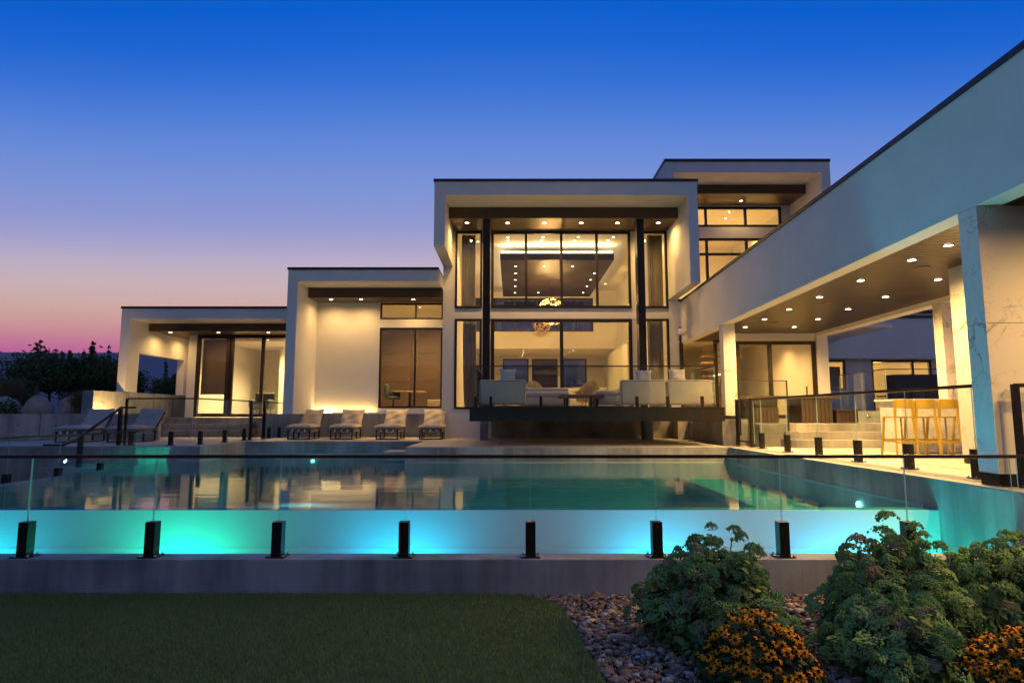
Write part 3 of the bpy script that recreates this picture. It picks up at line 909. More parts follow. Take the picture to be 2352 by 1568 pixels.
def glass_fence(name, label, pts, h, spig, panels, z, rail=.05, sw=.09, sh=.36, group='frameless glass pool fences', rail_m='frame', gap=.09):
    """pts: the polyline of the top rail; spig: (x,y) of the posts; panels: list of ((x0,y0),(x1,y1)) sheets"""
    o = thing(name, label, 'glass fence', (pts[0][0], pts[0][1], z), 0, group)
    ox, oy = pts[0]
    r = MB()
    for (a, b), (c, d) in zip(pts[:-1], pts[1:]):
        r.bar((a - ox, b - oy, h - rail * .45), (c - ox, d - oy, h - rail * .45), rail, rail * .9)
    part('top_rail', r, rail_m, o)
    sm = B(-sw * .5, sw * .5, -sw * .55, sw * .55, .012, sh).mesh('post', 'steel')
    pm = MB().box(-sw * .95, sw * .95, -sw * .85, sw * .85, 0, .012).mesh('base_plate', 'steel')
    for bx in (-.75, .75):
        pass
    bolt = MB()
    for bx in (-.78, .78):
        for by in (-.65, .65):
            bolt.lathe([(.0005, .03), (.011, .03), (.011, .012)], 6, (bx * sw, by * sw, 0))
    bm_ = bolt.mesh('bolt', 'chrome')
    for (x, y) in spig:
        p = link('post', sm, o, (x - ox, y - oy, 0))
        link('base_plate', pm, p); link('bolt', bm_, p)
    gap0 = gap
    for (a, b), (c, d), *gp in panels:
        gap = gp[0] if gp else gap0
        L = math.hypot(c - a, d - b)
        an = math.atan2(d - b, c - a)
        g_ = B(.006, L - .006, -.006, .006, gap, h - rail).mesh('glass_panel', 'railglass')
        q = link('glass_panel', g_, o, (a - ox, b - oy, 0), (0, 0, an))
        e = MB().box(.0045, .0058, -.0055, .0055, gap, h - rail).box(L - .0058, L - .0045, -.0055, .0055, gap, h - rail).box(.006, L - .006, -.0055, .0055, gap - .003, gap - .001)
        part('glass_edge', e, 'edge', q)
    return o

# terrace railing (things standing on the terrace)
sx = [-.92 + i * (6.18 / 6) for i in range(7)]
glass_fence('glass_railing', 'clear glass railing with black top rail round the raised terrace', [(-.94, 20.2), (-.94, 16.5), (5.3, 16.5), (5.3, 18.6)], 1.08,
            [(-.94, 19.6), (-.94, 16.5), (-.55, 16.5), (.75, 16.5), (2.05, 16.5), (3.25, 16.5), (4.05, 16.5), (4.95, 16.5)],
            [((-.94, 16.53), (-.94, 20.2)), ((-.94, 16.5), (1.4, 16.5)), ((1.4, 16.5), (3.7, 16.5)), ((3.7, 16.5), (5.3, 16.5)), ((5.3, 16.53), (5.3, 18.6))],
            2.172, rail=.035, sw=.075, sh=.28, group='glass railings', gap=.05)

# front fence
SX = [.196 + 1.339 * k for k in range(-7, 4)]
RYL = [8.1 + 1.38 * i for i in range(7)]
glass_fence('glass_fence', 'long clear glass fence with black posts on the front concrete wall', [(-9.63, 16.35), (-9.63, 6.9), (6.9, 6.9)], 1.06,
            [(x, 6.9) for x in SX] + [(-9.63, y) for y in RYL[:6]],
            [((a, 6.9), (b, 6.9)) for a, b in zip(SX[:-1], SX[1:])] + [((SX[-1], 6.9), (5.36, 6.9)), ((5.42, 6.9), (6.9, 6.9), .71), ((-9.177, 6.9), (-9.63, 6.9))] + [((-9.63, a), (-9.63, b)) for a, b in zip([6.95] + RYL[:6], RYL)],
            .502, rail=.04, sw=.105, sh=.36)
# right fence
RY = [8.2 + 1.4 * i for i in range(6)]
glass_fence('glass_fence', 'glass pool fence beside the yellow bar stools on the right deck', [(5.95, 8.0), (5.97, 15.75)], 1.2,
            [(5.95, y) for y in RY], [((5.95, a), (5.95, b)) for a, b in zip(RY[:-1], RY[1:])] + [((5.95, 7.75), (5.95, 8.2)), ((5.95, 15.2), (5.96, 15.7))], DZ, rail=.05, sw=.10, sh=.37)
# left fence
glass_fence('glass_fence', 'glass pool fence with black posts beside the left pair of loungers', [(-10.15, 16.75), (-8.35, 16.75), (-8.3, 20.1)], 1.24,
            [(-10.0, 16.75), (-8.95, 16.75), (-8.35, 17.1), (-8.33, 18.5), (-8.31, 19.8)],
            [((-10.15, 16.75), (-8.4, 16.75)), ((-8.35, 16.8), (-8.33, 18.5)), ((-8.33, 18.5), (-8.3, 20.1))], DZ, rail=.04, sw=.09, sh=.36)
glass_fence('glass_fence', 'short glass fence panel between the gate and the first lounger', [(-8.25, 21.25), (-8.05, 22.55)], 1.22,
            [(-8.22, 21.55), (-8.1, 22.2)], [((-8.25, 21.3), (-8.05, 22.55))], DZ, rail=.04, sw=.09, sh=.36)
# near right glass screen before the marble pier
glass_fence('glass_fence', 'framed glass panel standing before the marble pier at right', [(5.66, 7.12), (8.4, 7.02)], 1.16,
            [], [((5.68, 7.12), (8.4, 7.02))], DZ, rail=.05)

def gate(name, label, p0, p1, z, h):
    o = thing(name, label, 'gate', (p0[0], p0[1], z), 0, 'framed glass pool gates')
    dx, dy = p1[0] - p0[0], p1[1] - p0[1]
    for q in ((0, 0), (dx, dy)):
        part('post', MB().box(q[0] - .04, q[0] + .04, q[1] - .04, q[1] + .04, .01, h), 'steel', o)
        part('base_plate', MB().box(q[0] - .08, q[0] + .08, q[1] - .08, q[1] + .08, 0, .012), 'steel', o)
    f = MB()
    a = Vector((dx, dy, 0)) * .09; b = Vector((dx, dy, 0)) * .91
    zz = [.12, h - .05]
    for w in zz: f.bar(a + Vector((0, 0, w)), b + Vector((0, 0, w)), .035)
    for c in (a, b): f.bar(c + Vector((0, 0, .14)), c + Vector((0, 0, h - .07)), .03)
    fr = part('gate_frame', f, 'steel', o)
    L = (b - a).length
    part('glass_panel', B(.02, L - .02, -.005, .005, .14, h - .07), 'railglass', o, loc=a, rot=(0, 0, math.atan2(dy, dx)))
    part('latch', MB().box(a.x - .05, a.x + .05, a.y - .06, a.y + .02, h - .25, h - .18), 'chrome', o)
    return o
gate('pool_gate', 'black framed glass gate by the far marble column', (5.97, 15.85), (5.97, 16.85), DZ, 1.2)
gate('pool_gate', 'black framed glass gate left of the row of four loungers', (-8.3, 20.2), (-8.26, 21.2), DZ, 1.24)
# gate's neighbour post at the near right screen and at the left fence corner
o = part('fence_post', MB().box(-.03, .03, -.03, .03, 0, 1.15), 'steel', loc=(5.66, 7.12, DZ)); tag(o, 'slim steel post in front of the right marble pier', 'post')
o = part('fence_post', MB().box(-.025, .025, -.025, .025, 0, 1.22), 'steel', loc=(-10.15, 16.72, DZ)); tag(o, 'slim black end post of the left glass fence', 'post')

# handrail down into the left channel
hr = thing('handrail', 'dark metal stair handrail on two square posts at the left pool corner', 'handrail', (-10.35, 16.7, DZ))
part('post', MB().bar((0, .1, 0), (0, .1, .95), .08), 'steel', hr)
part('post', MB().bar((-.02, -1.35, -.74), (-.02, -1.35, .27), .09), 'steel', hr)
part('rail', MB().bar((.4, .1, .985), (-.02, .1, .985), .05), 'steel', hr)
part('rail', MB().bar((0, .1, .975), (-.02, -1.5, .22), .05), 'steel', hr)
part('rail', MB().bar((-.02, -1.5, .22), (-.06, -1.9, .10), .05), 'steel', hr)
part('rail', MB().bar((-.06, -1.9, .10), (-.5, -1.9, .10), .045), 'steel', hr)

# ------------------------------------------------------------------ concrete garden walls at left
gw = thing('garden_wall', 'low concrete panel wall behind the left pair of loungers', 'wall', (-13.0, 20.3, DZ))
xs = [-27.0, -24.6, -22.2, -19.8, -17.4, -15.05, -13.35, -11.25]
part('wall_core', B(-14.0, 1.72, .03, .12, -.02, .80), 'tan_concrete', gw)
for a, b in zip(xs[:-1], xs[1:]):
    pn = part('panel', B(a + 13.0 + .012, b + 13.0 - .012, 0, .14, 0, .82), 'tan_concrete', gw)
    for t in (.3, .7):
        part('tie_hole', MB().tube([(a + 13 + (b - a) * t, -.003, .45), (a + 13 + (b - a) * t, .02, .45)], .022, 8), 'steel', pn)
pw = thing('patio_wall', 'tall concrete panel wall lit warm beside the left wing', 'wall', (-13.68, 20.42, DZ))
part('wall_core', B(-.15, .12, .03, 6.15, .66, 1.55), 'concrete', pw)
ys = [0, 1.9, 3.5, 4.8, 6.2]
for a, b in zip(ys[:-1], ys[1:]):
    pn = part('panel', B(-.18, .18, a + .012, b - .012, 0, 1.57), 'concrete', pw)
    for t in (.25, .75):
        part('tie_hole', MB().tube([(.183, a + (b - a) * t, 1.2), (.16, a + (b - a) * t, 1.2)], .022, 8), 'steel', pn)
# low wall light behind the loungers
wl = thing('wall_light', 'small warm floor light washing the concrete patio wall', 'lamp', (-12.9, 20.75, 1.865))
part('body', MB().lathe([(.0005, .10), (.05, .10), (.06, 0)], 10), 'steel', wl)
spot(wl, (0, 0, .14), 160, 140, .6, WARM, .03, (-1, .35, .5))

# ------------------------------------------------------------------ poolside pavilion
PA = math.radians(-1.58)
pav = thing('pavilion', 'white flat-roofed poolside pavilion with marble piers and a lit timber ceiling', 'pavilion', (5.52, 7.3, 0), PA)
part('parapet', B(0, .3, -6.2, 14.6, 4.46, 5.89), 'stucco', pav)
part('parapet_cap', B(-.02, .34, -6.22, 14.6, 5.89, 5.97), 'cap', pav)
part('roof', B(.3, 3.95, -6.2, 14.6, 5.0, 5.15), 'stucco', pav)
part('rear_beam', B(3.6, 3.9, -6.2, 12.6, 4.39, 5.0), 'stucco', pav)
planks(pav, .3, 3.6, -6.2, 12.55, 4.5, w=.15, m='darkwood')
planks(pav, .3, 1.3, 12.555, 14.6, 4.5, w=.15, m='darkwood')
part('end_header', B(1.12, 3.6, 12.35, 12.6, 4.26, 4.499), 'stucco', pav)
for y in (-3.2, -1.6, .2, 1.9, 2.8, 4.4, 6.1, 7.7, 9.3, 10.8):
    downlight(pav, .92, y, 4.498, 270 if y > 0 else 190, .062)
for y in (-3.2, -.4, 2.4, 4.35, 6.1, 7.7, 9.3, 10.8):
    downlight(pav, 2.32, y, 4.498, 270 if y > 0 else 190, .062)
spk = MB().lathe([(.0005, -.008), (.10, -.008), (.115, -.014), (.125, 0)], 18).mesh('speaker', 'fascia')
for y in (3.4, 6.9, 10.0):
    link('speaker', spk, pav, (1.45, y, 4.497))
# near pier (two slabs with a joint), dark foot
def pier(parent, x0, x1, y0, y1, z0, z1, joint=None, foot=.14, name='marble_pier'):
    zs = [z0 + foot] + ([joint] if joint else []) + [z1]
    o = part(name, B(x0 + .01, x1 - .01, y0 + .01, y1 - .01, z0, z1 - .002), 'steel', parent)
    for a, b in zip(zs[:-1], zs[1:]):
        part('marble_slab', B(x0, x1, y0, y1, a + .003, b - .003), 'marble', o)
pier(pav, .0, 2.2, -.02, .30, DZ, 4.458, 3.05, .14)
pier(pav, .03, .36, 10.0, 10.35, 1.86, 4.458, None, .09)
pier(pav, 3.6, 3.9, 6.3, 6.6, 1.75, 4.388, None, .05)
pier(pav, 1.95, 2.6, 3.1, 3.5, DZ, 4.495, None, .1)
# glass end wall
window(pav, 1.15, 3.62, 1.86, 4.26, 12.4, mull=(2.2,), fw=.11, name='glass_wall')
window(pav, 0, 2.05, 1.86, 4.48, 0, fw=.08, name='glass_wall').matrix_basis = Matrix.Translation((1.2, 12.55, 0)) @ Matrix.Rotation(math.pi / 2, 4, 'Z')
part('end_pier', B(3.62, 3.95, 12.3, 12.6, 1.7, 4.39), 'stucco', pav)

part('hall_base', MB().box(5.86, 12.2, 19.82, 28.8, -1.6, 1.69).box(5.47, 5.855, 21.0, 21.99, -1.6, 1.86), 'slab', kind='structure')
# plinth under the far column and retaining wall of the upper terrace, steps, terrace floor
ut = part('upper_terrace', MB().box(5.62, 6.3, 17.0, 19.8, DZ - .02, 1.855).box(6.3, 7.0, 16.2, 19.6, DZ - .02, 1.75).box(7.0, 26, 16.45, 27, DZ - .02, 1.75), 'slab', kind='structure')
ss = thing('stone_steps', 'wide grey stone steps with rounded corner behind the right pool gate', 'steps', (7.0, 15.4, DZ))
for i in range(3):
    y0 = i * .35
    c = .3
    x0 = -.18 + i * .09
    poly = [(x0, 1.04)] + [(x0 + c - c * math.cos(t * math.pi / 8), y0 + c - c * math.sin(t * math.pi / 8)) for t in range(5)] + [(4.0, y0), (4.0, 1.04)]
    part('step', MB().prism(poly, i * .19 + .001, (i + 1) * .19), 'coping', ss)
# glass railings on the upper terrace
glass_fence('glass_railing', 'framed glass railing on the wall left of the wide steps', [(5.78, 16.15), (7.02, 16.15)], 1.1, [], [((5.8, 16.15), (7.0, 16.15))], 1.75, rail=.025, group='glass railings', gap=-.3)
o = part('railing_post', MB().box(-.015, .015, -.015, .015, -.3, 1.09).box(1.205, 1.235, -.015, .015, -.3, 1.09), 'frame', loc=(5.795, 16.15, 1.75)); tag(o, 'pair of slim uprights framing the glass railing by the steps', 'posts')
glass_fence('glass_railing', 'glass railing running back along the upper terrace behind the bar', [(10.25, 21.0), (10.0, 16.9), (14.5, 16.9)], 1.25, [],
            [((10.25, 21.0), (10.17, 19.6)), ((10.17, 19.6), (10.08, 18.2)), ((10.08, 18.2), (10.0, 16.9)), ((10.0, 16.9), (12.2, 16.9)), ((12.2, 16.9), (14.5, 16.9))], 1.95, rail=.025, group='glass railings', gap=-.1)
kw = thing('kerb_wall', 'low concrete kerb carrying the glass railing behind the bar', 'wall', (10.1, 17, 1.75))
part('kerb', MB().box(0, .2, -.1, 4.2, 0, .33).box(.2, 4.6, -.1, .1, 0, .33), 'concrete', kw)
for y in (.3, 1.0, 1.7, 2.4, 3.1, 3.8):
    part('standoff', MB().tube([(-.06, y, .2), (0, y, .2)], .03, 8), 'chrome', kw)

# dark timber outdoor table with its boxes
tb_ = thing('outdoor_table', 'large dark timber outdoor table on box legs on the upper terrace', 'table', (7.5, 17.6, 1.75))
part('tabletop', B(-1.2, 1.35, -.55, .55, .66, .73), 'tablewood', tb_)
for i in range(8):
    part('plank', B(.3 + i * .105, .395 + i * .105, -.5, -.47, .01, .655), 'tablewood', tb_)
part('leg', B(.31, 1.12, -.465, .45, .0, .655), 'steel', tb_)
for i in range(7):
    part('plank', B(-1.05 + i * .105, -.955 + i * .105, -.5, -.47, .01, .42), 'tablewood', tb_)
part('leg', B(-1.04, -.33, -.465, .45, .0, .655), 'steel', tb_)
bn = thing('bench', 'dark timber box bench right of the outdoor table', 'bench', (9.03, 17.3, 1.75))
part('seat', B(-.32, .32, -.25, .3, .33, .37), 'tablewood', bn)
for i in range(5):
    part('plank', B(-.29 + i * .116, -.18 + i * .116, -.2, -.17, .02, .328), 'tablewood', bn)
part('body', B(-.28, .28, -.165, .25, .0, .325), 'steel', bn)
# spotted towel on a post
tw = thing('towel', 'red blue and white spotted towel bunched over a railing end', 'towel', (10.24, 20.98, 3.05))
bm = bmesh.new()
bmesh.ops.create_icosphere(bm, subdivisions=3, radius=.19)
for v in bm.verts:
    n_ = v.co.normalized()
    v.co = Vector((v.co.x * .75, v.co.y * .6, v.co.z * 1.1)) * (1 + .12 * math.sin(7 * n_.x + 9 * n_.z) + .08 * math.sin(15 * n_.z + 6 * n_.y))
me = bpy.data.meshes.new('cloth'); bm.to_mesh(me); bm.free(); me.materials.append(M['towelred'])
for p in me.polygons: p.use_smooth = True
link('cloth', me, tw)
o = part('lamp_post', MB().bar((0, 0, 0), (0, 0, 1.15), .05), 'steel', loc=(9.75, 20.9, 1.75)); tag(o, 'short black post left of the spotted towel', 'post')

# bar
bar = thing('bar_counter', 'pale marble bar counter behind the yellow stools', 'bar', (8.2, 13.3, DZ))
part('counter_top', B(-.12, 4.0, -.12, .85, 1.09, 1.13), 'marble', bar)
for i in range(6):
    part('front_panel', B(.0 + i * .65 + .003, (i + 1) * .65 - .003, 0, .03, .02, 1.088), 'marble', bar)
part('end_panel', B(-.03, -.002, 0, .8, .0, 1.089), 'marble', bar)
part('body', B(0, 3.9, .032, .8, .0, 1.085), 'slab', bar)
bo = thing('bottle', 'small clear bottle at the right end of the bar', 'bottle', (9.42, 13.5, DZ + 1.131))
part('glass', MB().lathe([(.0005, 0), (.04, .0), (.042, .10), (.018, .15), (.015, .19)], 14), 'bottle', bo)
part('cap', MB().lathe([(.018, .19), (.018, .22), (.0005, .22)], 10), 'steel', bo)

# yellow bar stools
def make_stool():
    s = thing('bar_stool', 'x', 'bar stool', (0, 0, 0), 0, 'yellow bar stools')
    part('seat', MB().prism([(-.19, -.17), (.19, -.17), (.2, .19), (-.2, .19)], .74, .765), 'yellow', s)
    for sx_ in (-1, 1):
        part('leg', MB().bar((sx_ * .225, -.24, 0), (sx_ * .185, -.185, .74), .036, .042).bar((sx_ * .185, -.185, .74), (sx_ * .18, -.215, 1.08), .036, .04), 'yellow', s)
        part('leg', MB().bar((sx_ * .225, .24, 0), (sx_ * .175, .17, .74), .034, .038), 'yellow', s)
        part('stretcher', MB().bar((sx_ * .21, -.215, .28), (sx_ * .21, .215, .28), .022, .032), 'yellow', s)
    part('stretcher', MB().bar((-.2, .215, .3), (.2, .215, .3), .022, .034), 'yellow', s)
    part('stretcher', MB().bar((-.2, -.215, .26), (.2, -.215, .26), .022, .034), 'yellow', s)
    n = 8
    vs = []
    for k in range(n + 1):
        u = k / n * 2 - 1
        y = -.215 - .05 * (1 - u * u)
        for (dy, z) in ((0, .93), (0, 1.10), (.022, 1.10), (.022, .93)):
            vs.append((u * .19, y + dy, z))
    fs = []
    for k in range(n):
        for q in range(4):
            a, b = k * 4 + q, k * 4 + (q + 1) % 4
            fs.append((a, b, b + 4, a + 4))
    fs += [(0, 3, 2, 1), (n * 4, n * 4 + 1, n * 4 + 2, n * 4 + 3)]
    part('backrest', MB().add(vs, fs), 'yellow', s)
    return s
s0 = make_stool()
pos = [(7.78, 12.82, .05), (8.22, 12.82, -.02), (8.66, 12.8, .0), (9.2, 12.8, .03)]
labs = ['yellow bar stool at the free left end of the bar', 'yellow bar stool second from the left end of the bar',
        'yellow bar stool third from the left end of the bar', 'yellow bar stool partly hidden behind the blue-lit marble pier']
for i, (x, y, rz) in enumerate(pos):
    if i == 0:
        s0.location = (x, y, DZ); s0.rotation_euler = (0, 0, rz); s0['label'] = labs[0]
    else:
        dup(s0, (x, y, DZ), rz, labs[i])

# ------------------------------------------------------------------ rear house beyond the terrace
rh = thing('rear_house', 'grey-blue neighbouring wing with lit windows behind the pavilion', 'house', (0, 27, 0))
part('wall', wall_with_holes(9.5, 30, 0, .3, 1.2, 6.05, [(12.4, 14.3, 3.0, 4.3), (15.4, 18.0, 1.9, 4.3), (18.6, 22, 1.9, 4.3)]), 'stucco', rh)
part('fascia_wall', B(9.4, 30, -.35, -.002, 4.33, 6.05), 'stucco', rh)
part('roof_cap', B(9.4, 30, -.4, 6, 6.051, 6.16), 'cap', rh)
part('upper_wall', B(14, 30, 2.6, 2.9, 6.161, 6.75), 'stucco', rh)
part('upper_cap', B(14, 30, 2.5, 7, 6.751, 6.86), 'cap', rh)
part('upper_window', B(14, 30, 4.5, 4.6, 6.86, 8.6), 'plaster', rh)
window(rh, 12.4, 14.3, 3.0, 4.3, .05, mull=(13.35,), fw=.09)
window(rh, 15.4, 18.0, 1.9, 4.3, .05, mull=(17.2,), fw=.1)
window(rh, 18.6, 22.0, 1.9, 4.3, .05, mull=(20.2,), fw=.1)
part('blind', MB().box(12.55, 13.25, .2, .21, 3.1, 4.02).box(13.45, 14.15, .2, .21, 3.1, 4.02), 'blind', rh)
part('inner_wall', B(10, 26, 3.5, 3.6, 1.8, 4.6), 'window_light', rh)
part('ceiling', B(10, 26, .3, 3.5, 4.4, 4.5), 'window_light', rh)
part('floor', B(10, 26, .3, 3.5, 1.7, 1.8), 'floor', rh)
for x in (13.3, 16.6, 20.0):
    point(rh, (x, 1.6, 4.0), 55 * PW, WARM, .15)
point(rh, (17, 3.6, 7.6), 60 * PW, WARM, .15)
kt = thing('outdoor_kitchen', 'dark grey outdoor kitchen cabinets in front of the rear house windows', 'cabinet', (15.6, 24.5, 1.75))
part('body', B(-.9, 1.5, -.3, .4, 0, 1.75), 'tvscreen', kt)
part('counter', B(-1.2, 3.0, -.4, .5, .9, .95), 'frame', kt)

# ------------------------------------------------------------------ loungers
def make_lounger():
    s = thing('lounger', 'x', 'lounger', (0, 0, 0), 0, 'canvas loungers on the pool deck')
    for sx_ in (-.34, .34):
        for y in (0.04, .62, 1.18):
            part('leg', MB().box(sx_ - .018, sx_ + .018, y - .018, y + .018, 0, .27), 'steel', s)
    f = MB()
    for sx_ in (-.34, .34):
        f.box(sx_ - .016, sx_ + .016, .0, 1.32, .27, .305)
        f.box(sx_ - .014, sx_ + .014, .058, 1.2, .0, .026)
    for y in (.0, 1.29):
        f.box(-.324, .324, y, y + .03, .272, .302)
    f.box(-.322, .322, .022, .052, .001, .025)
    part('frame', f, 'steel', s)
    # bowed cross bar under the seat
    part('cross_bar', MB().tube([(-.3 + .6 * k / 8, .3, .262 - .09 * math.sin(math.pi * k / 8)) for k in range(9)], .011, 6), 'steel', s)
    for x in (-.2, 0, .2):
        part('strap', MB().box(x - .03, x + .03, -.006, 1.3, .306, .312).box(x - .03, x + .03, -.008, -.002, .25, .306), 'strap', s)
    for k in range(9):
        part('strap', MB().box(.357, .362, .12 + k * .1, .155 + k * .1, .24, .315), 'strap', s)
    # back support
    part('back_frame', MB().bar((-.33, 1.15, .3), (-.33, 1.66, .86), .03).bar((.33, 1.15, .3), (.33, 1.66, .86), .03).bar((-.33, 1.66, .86), (.33, 1.66, .86), .03), 'steel', s)
    link('seat_cushion', pad_mesh('seat_cushion', .86, 1.15, .20, 'cushion', 14, 1), s, (0, .55, .40))
    link('back_cushion', pad_mesh('back_cushion', .80, .86, .16, 'cushion', 14, 2, wrinkle=.016), s, (0, 1.34, .66), (math.radians(50), 0, 0))
    return s
l0 = make_lounger()
ll = [(-6.85, 20.45, .03, 'cream lounger nearest the gate in the row of four under the warm wall'),
      (-5.48, 20.45, .0, 'cream lounger second from the gate in the row of four'),
      (-4.02, 20.45, -.02, 'cream lounger in front of the dark dining window, second from the tall block'),
      (-2.62, 20.45, .02, 'cream lounger beside the tall glass block, at the end of the row'),
      (-12.72, 18.25, .05, 'cream lounger beside the low concrete wall at far left, behind the handrail'),
      (-11.25, 18.25, -.03, 'cream lounger in front of the patio steps behind the left glass fence')]
for i, (x, y, rz, lb) in enumerate(ll):
    if i == 0: l0.location = (x, y, DZ); l0.rotation_euler = (0, 0, rz); l0['label'] = lb
    else: dup(l0, (x, y, DZ), rz, lb)

# potted plant by the left steps
pp = thing('potted_plant', 'small terracotta pot with a green plant on the patio steps', 'potted plant', (-9.25, 22.8, DZ))
part('pot', MB().lathe([(.0005, 0), (.10, 0), (.14, .28), (.15, .28), (.13, .26), (.0005, .25)], 16), 'terracotta', pp)
N = 160
mbl = MB()
for i in range(N):
    a = rnd.uniform(0, 6.28); e = rnd.uniform(.1, 1.5); r = rnd.uniform(.05, .2)
    c = Vector((r * math.cos(a) * math.cos(e), r * math.sin(a) * math.cos(e), .32 + r * math.sin(e)))
    d = Vector((rnd.uniform(-1, 1), rnd.uniform(-1, 1), rnd.uniform(-.2, 1))).normalized() * .05
    s_ = d.cross(Vector((rnd.uniform(-1, 1), rnd.uniform(-1, 1), rnd.uniform(-1, 1)))).normalized() * .016
    mbl.add([c - d, c + s_, c + d, c - s_], [(0, 1, 2, 3)])
part('foliage', mbl, 'leaf', pp)

# ------------------------------------------------------------------ terrace and indoor furniture
def sofa_back(label, x, y, w, z=2.175, h=.72, d=.85, cushions=1, rz=0):
    s = thing('sofa', label, 'sofa', (x, y, z), rz, 'cream sofas on the terrace')
    rounded('backrest', w, .2, h - .06, .06, 'sofa', s, (0, -d / 2 + .1, h / 2 + .03))
    rounded('base', w - .02, d - .22, .24, .04, 'sofa', s, (0, .1, .20))
    for i in range(cushions):
        cw = (w - .04) / cushions
        rounded('seat_cushion', cw - .01, d - .24, .16, .06, 'sofa', s, (-w / 2 + .02 + cw * (i + .5), .11, .40))
    part('piping', MB().tube([(-w / 2 + .05, -d / 2 + .004, .08), (-w / 2 + .02, -d / 2 + .004, h - .1), (-w / 2 + .07, -d / 2 + .004, h - .03), (w / 2 - .07, -d / 2 + .004, h - .03), (w / 2 - .02, -d / 2 + .004, h - .1), (w / 2 - .05, -d / 2 + .004, .08)], .006, 6), 'sofaside', s)
    return s
sofa_back('cream sofa at the left corner of the terrace, back to the pool', -.25, 17.15, 1.23)
sofa_back('cream sofa left of centre of the right terrace pair, back to the pool', 3.48, 17.15, 1.22)
sofa_back('cream sofa at the right corner of the terrace, back to the pool', 4.72, 17.15, 1.22)
sofa_back('low cream sofa facing the pool in the middle of the terrace', .98, 19.2, 1.5, rz=math.pi, h=.62)
sofa_back('cream armchair module seen from its side left of the right terrace sofas', 2.78, 18.2, .9, rz=math.pi / 2, h=.55)
def pillow(label, x, y, z, rz, w=.52, tilt=75):
    o = link('pillow', pad_mesh('pillow', w, .46, .20, 'pillow', 12, int(x * 10), pinch=.9, wrinkle=.008), None, (x, y, z), (math.radians(tilt), 0, rz))
    return tag(o, label, 'pillow', 'pale scatter pillows')
pillow('pale pillow leaning on the left terrace sofa', -.12, 17.02, 3.0, .08)
pillow('pale pillow on the left sofa of the right terrace pair', 3.55, 17.05, 2.98, -.1)
pillow('pale pillow on the sofa at the right corner of the terrace', 4.45, 17.02, 3.0, .05)
ct = thing('coffee_table', 'low brown wooden coffee table on black legs on the terrace', 'table', (1.95, 18.0, 2.175))
part('tabletop', rb := B(-.62, .62, -.4, .4, .26, .36), 'warmwood', ct)
for sx_ in (-.42, .42):
    for sy_ in (-.25, .25):
        part('leg', B(sx_ - .045, sx_ + .045, sy_ - .03, sy_ + .03, 0, .26), 'steel', ct)
bw_ = thing('bowl', 'small glass bowl on the terrace coffee table', 'bowl', (1.9, 17.95, 2.536))
part('glass', MB().lathe([(.0005, 0), (.08, 0), (.16, .1), (.15, .1), (.075, .012), (.0005, .012)], 16), 'bottle', bw_)
# lounge chairs inside
def lounge_chair(label, x, y, rz):
    s = thing('lounge_chair', label, 'armchair', (x, y, FZ), rz, 'tan lounge chairs in the living room')
    rounded('seat', .7, .62, .2, .07, 'tan_seat', s, (0, 0, .38))
    vs, fs = [], []
    n = 12
    for k in range(n + 1):
        a = math.pi * (k / n) 
        cx, cy = -.42 * math.cos(a), -.38 * math.sin(a) ** .8 if math.sin(a) > 0 else 0
        zt = .62 + .42 * math.sin(a) ** 1.5
        for s2, zz in ((1, .34), (1.06, zt), (.9, zt), (.86, .34)):
            vs.append((cx * s2, cy * s2 + .02, zz))
    for k in range(n):
        for q in range(4):
            a_, b_ = k * 4 + q, k * 4 + (q + 1) % 4
            fs.append((a_, b_, b_ + 4, a_ + 4))
    fs += [(0, 1, 2, 3), (n * 4 + 3, n * 4 + 2, n * 4 + 1, n * 4)]
    part('shell', MB().add(vs, fs, True), 'tan_seat', s)
    for a in range(4):
        t = a * math.pi / 2 + math.pi / 4
        part('leg', MB().tube([(.12 * math.cos(t), .12 * math.sin(t), .3), (.34 * math.cos(t), .34 * math.sin(t), 0)], .015, 6), 'steel', s)
lounge_chair('tan lounge chair with rounded back left of the room centre', .75, 23.3, 0)
lounge_chair('tan lounge chair with rounded back right of the room centre', 2.75, 23.1, .35)
s = thing('sofa', 'long cream sofa inside the living room', 'sofa', (1.9, 26.0, FZ))
rounded('base', 4.2, .95, .42, .08, 'pillow', s, (0, 0, .25))
rounded('backrest', 4.2, .25, .5, .08, 'pillow', s, (0, .4, .6))
for i in range(4):
    link('cushion', pad_mesh('cushion', 1.0, .55, .22, 'pillow', 10, i), s, (-1.55 + i * 1.03, .15, .68), (math.radians(70), 0, 0))

# curtains
def curtain(label, x0, x1, y, z0, z1, sag=0.):
    n, m_ = 60, 10
    vs, fs = [], []
    for j in range(m_ + 1):
        t = j / m_
        for i in range(n + 1):
            u = i / n
            xx = x0 + (x1 - x0) * u + sag * (1 - t) ** 3 * (.6 + .4 * u)
            yy = y + .045 * math.sin(u * 2 * math.pi * 8) + .015 * math.sin(u * 40 + 3 * t)
            vs.append((xx, yy, z0 + (z1 - z0) * t))
    for j in range(m_):
        for i in range(n):
            a = j * (n + 1) + i
            fs.append((a, a + 1, a + n + 2, a + n + 1))
    o = part('curtain', MB().add(vs, fs, True), 'curtain')
    mod = o.modifiers.new('thickness', 'SOLIDIFY'); mod.thickness = .006
    return tag(o, label, 'curtain', 'grey curtains of the tall living room')
curtain('grey curtain in the upper left side window of the tall room', -1.82, -1.32, 22.4, 5.62, 8.46)
curtain('grey curtain in the lower left side window, gathered at the floor', -1.75, -1.28, 22.4, 2.2, 5.4, .12)
curtain('grey curtain in the upper right side window of the tall room', 4.92, 5.45, 22.4, 5.62, 8.46)
curtain('grey curtain in the lower right side window behind the right sofas', 4.85, 5.4, 22.4, 2.2, 5.4)

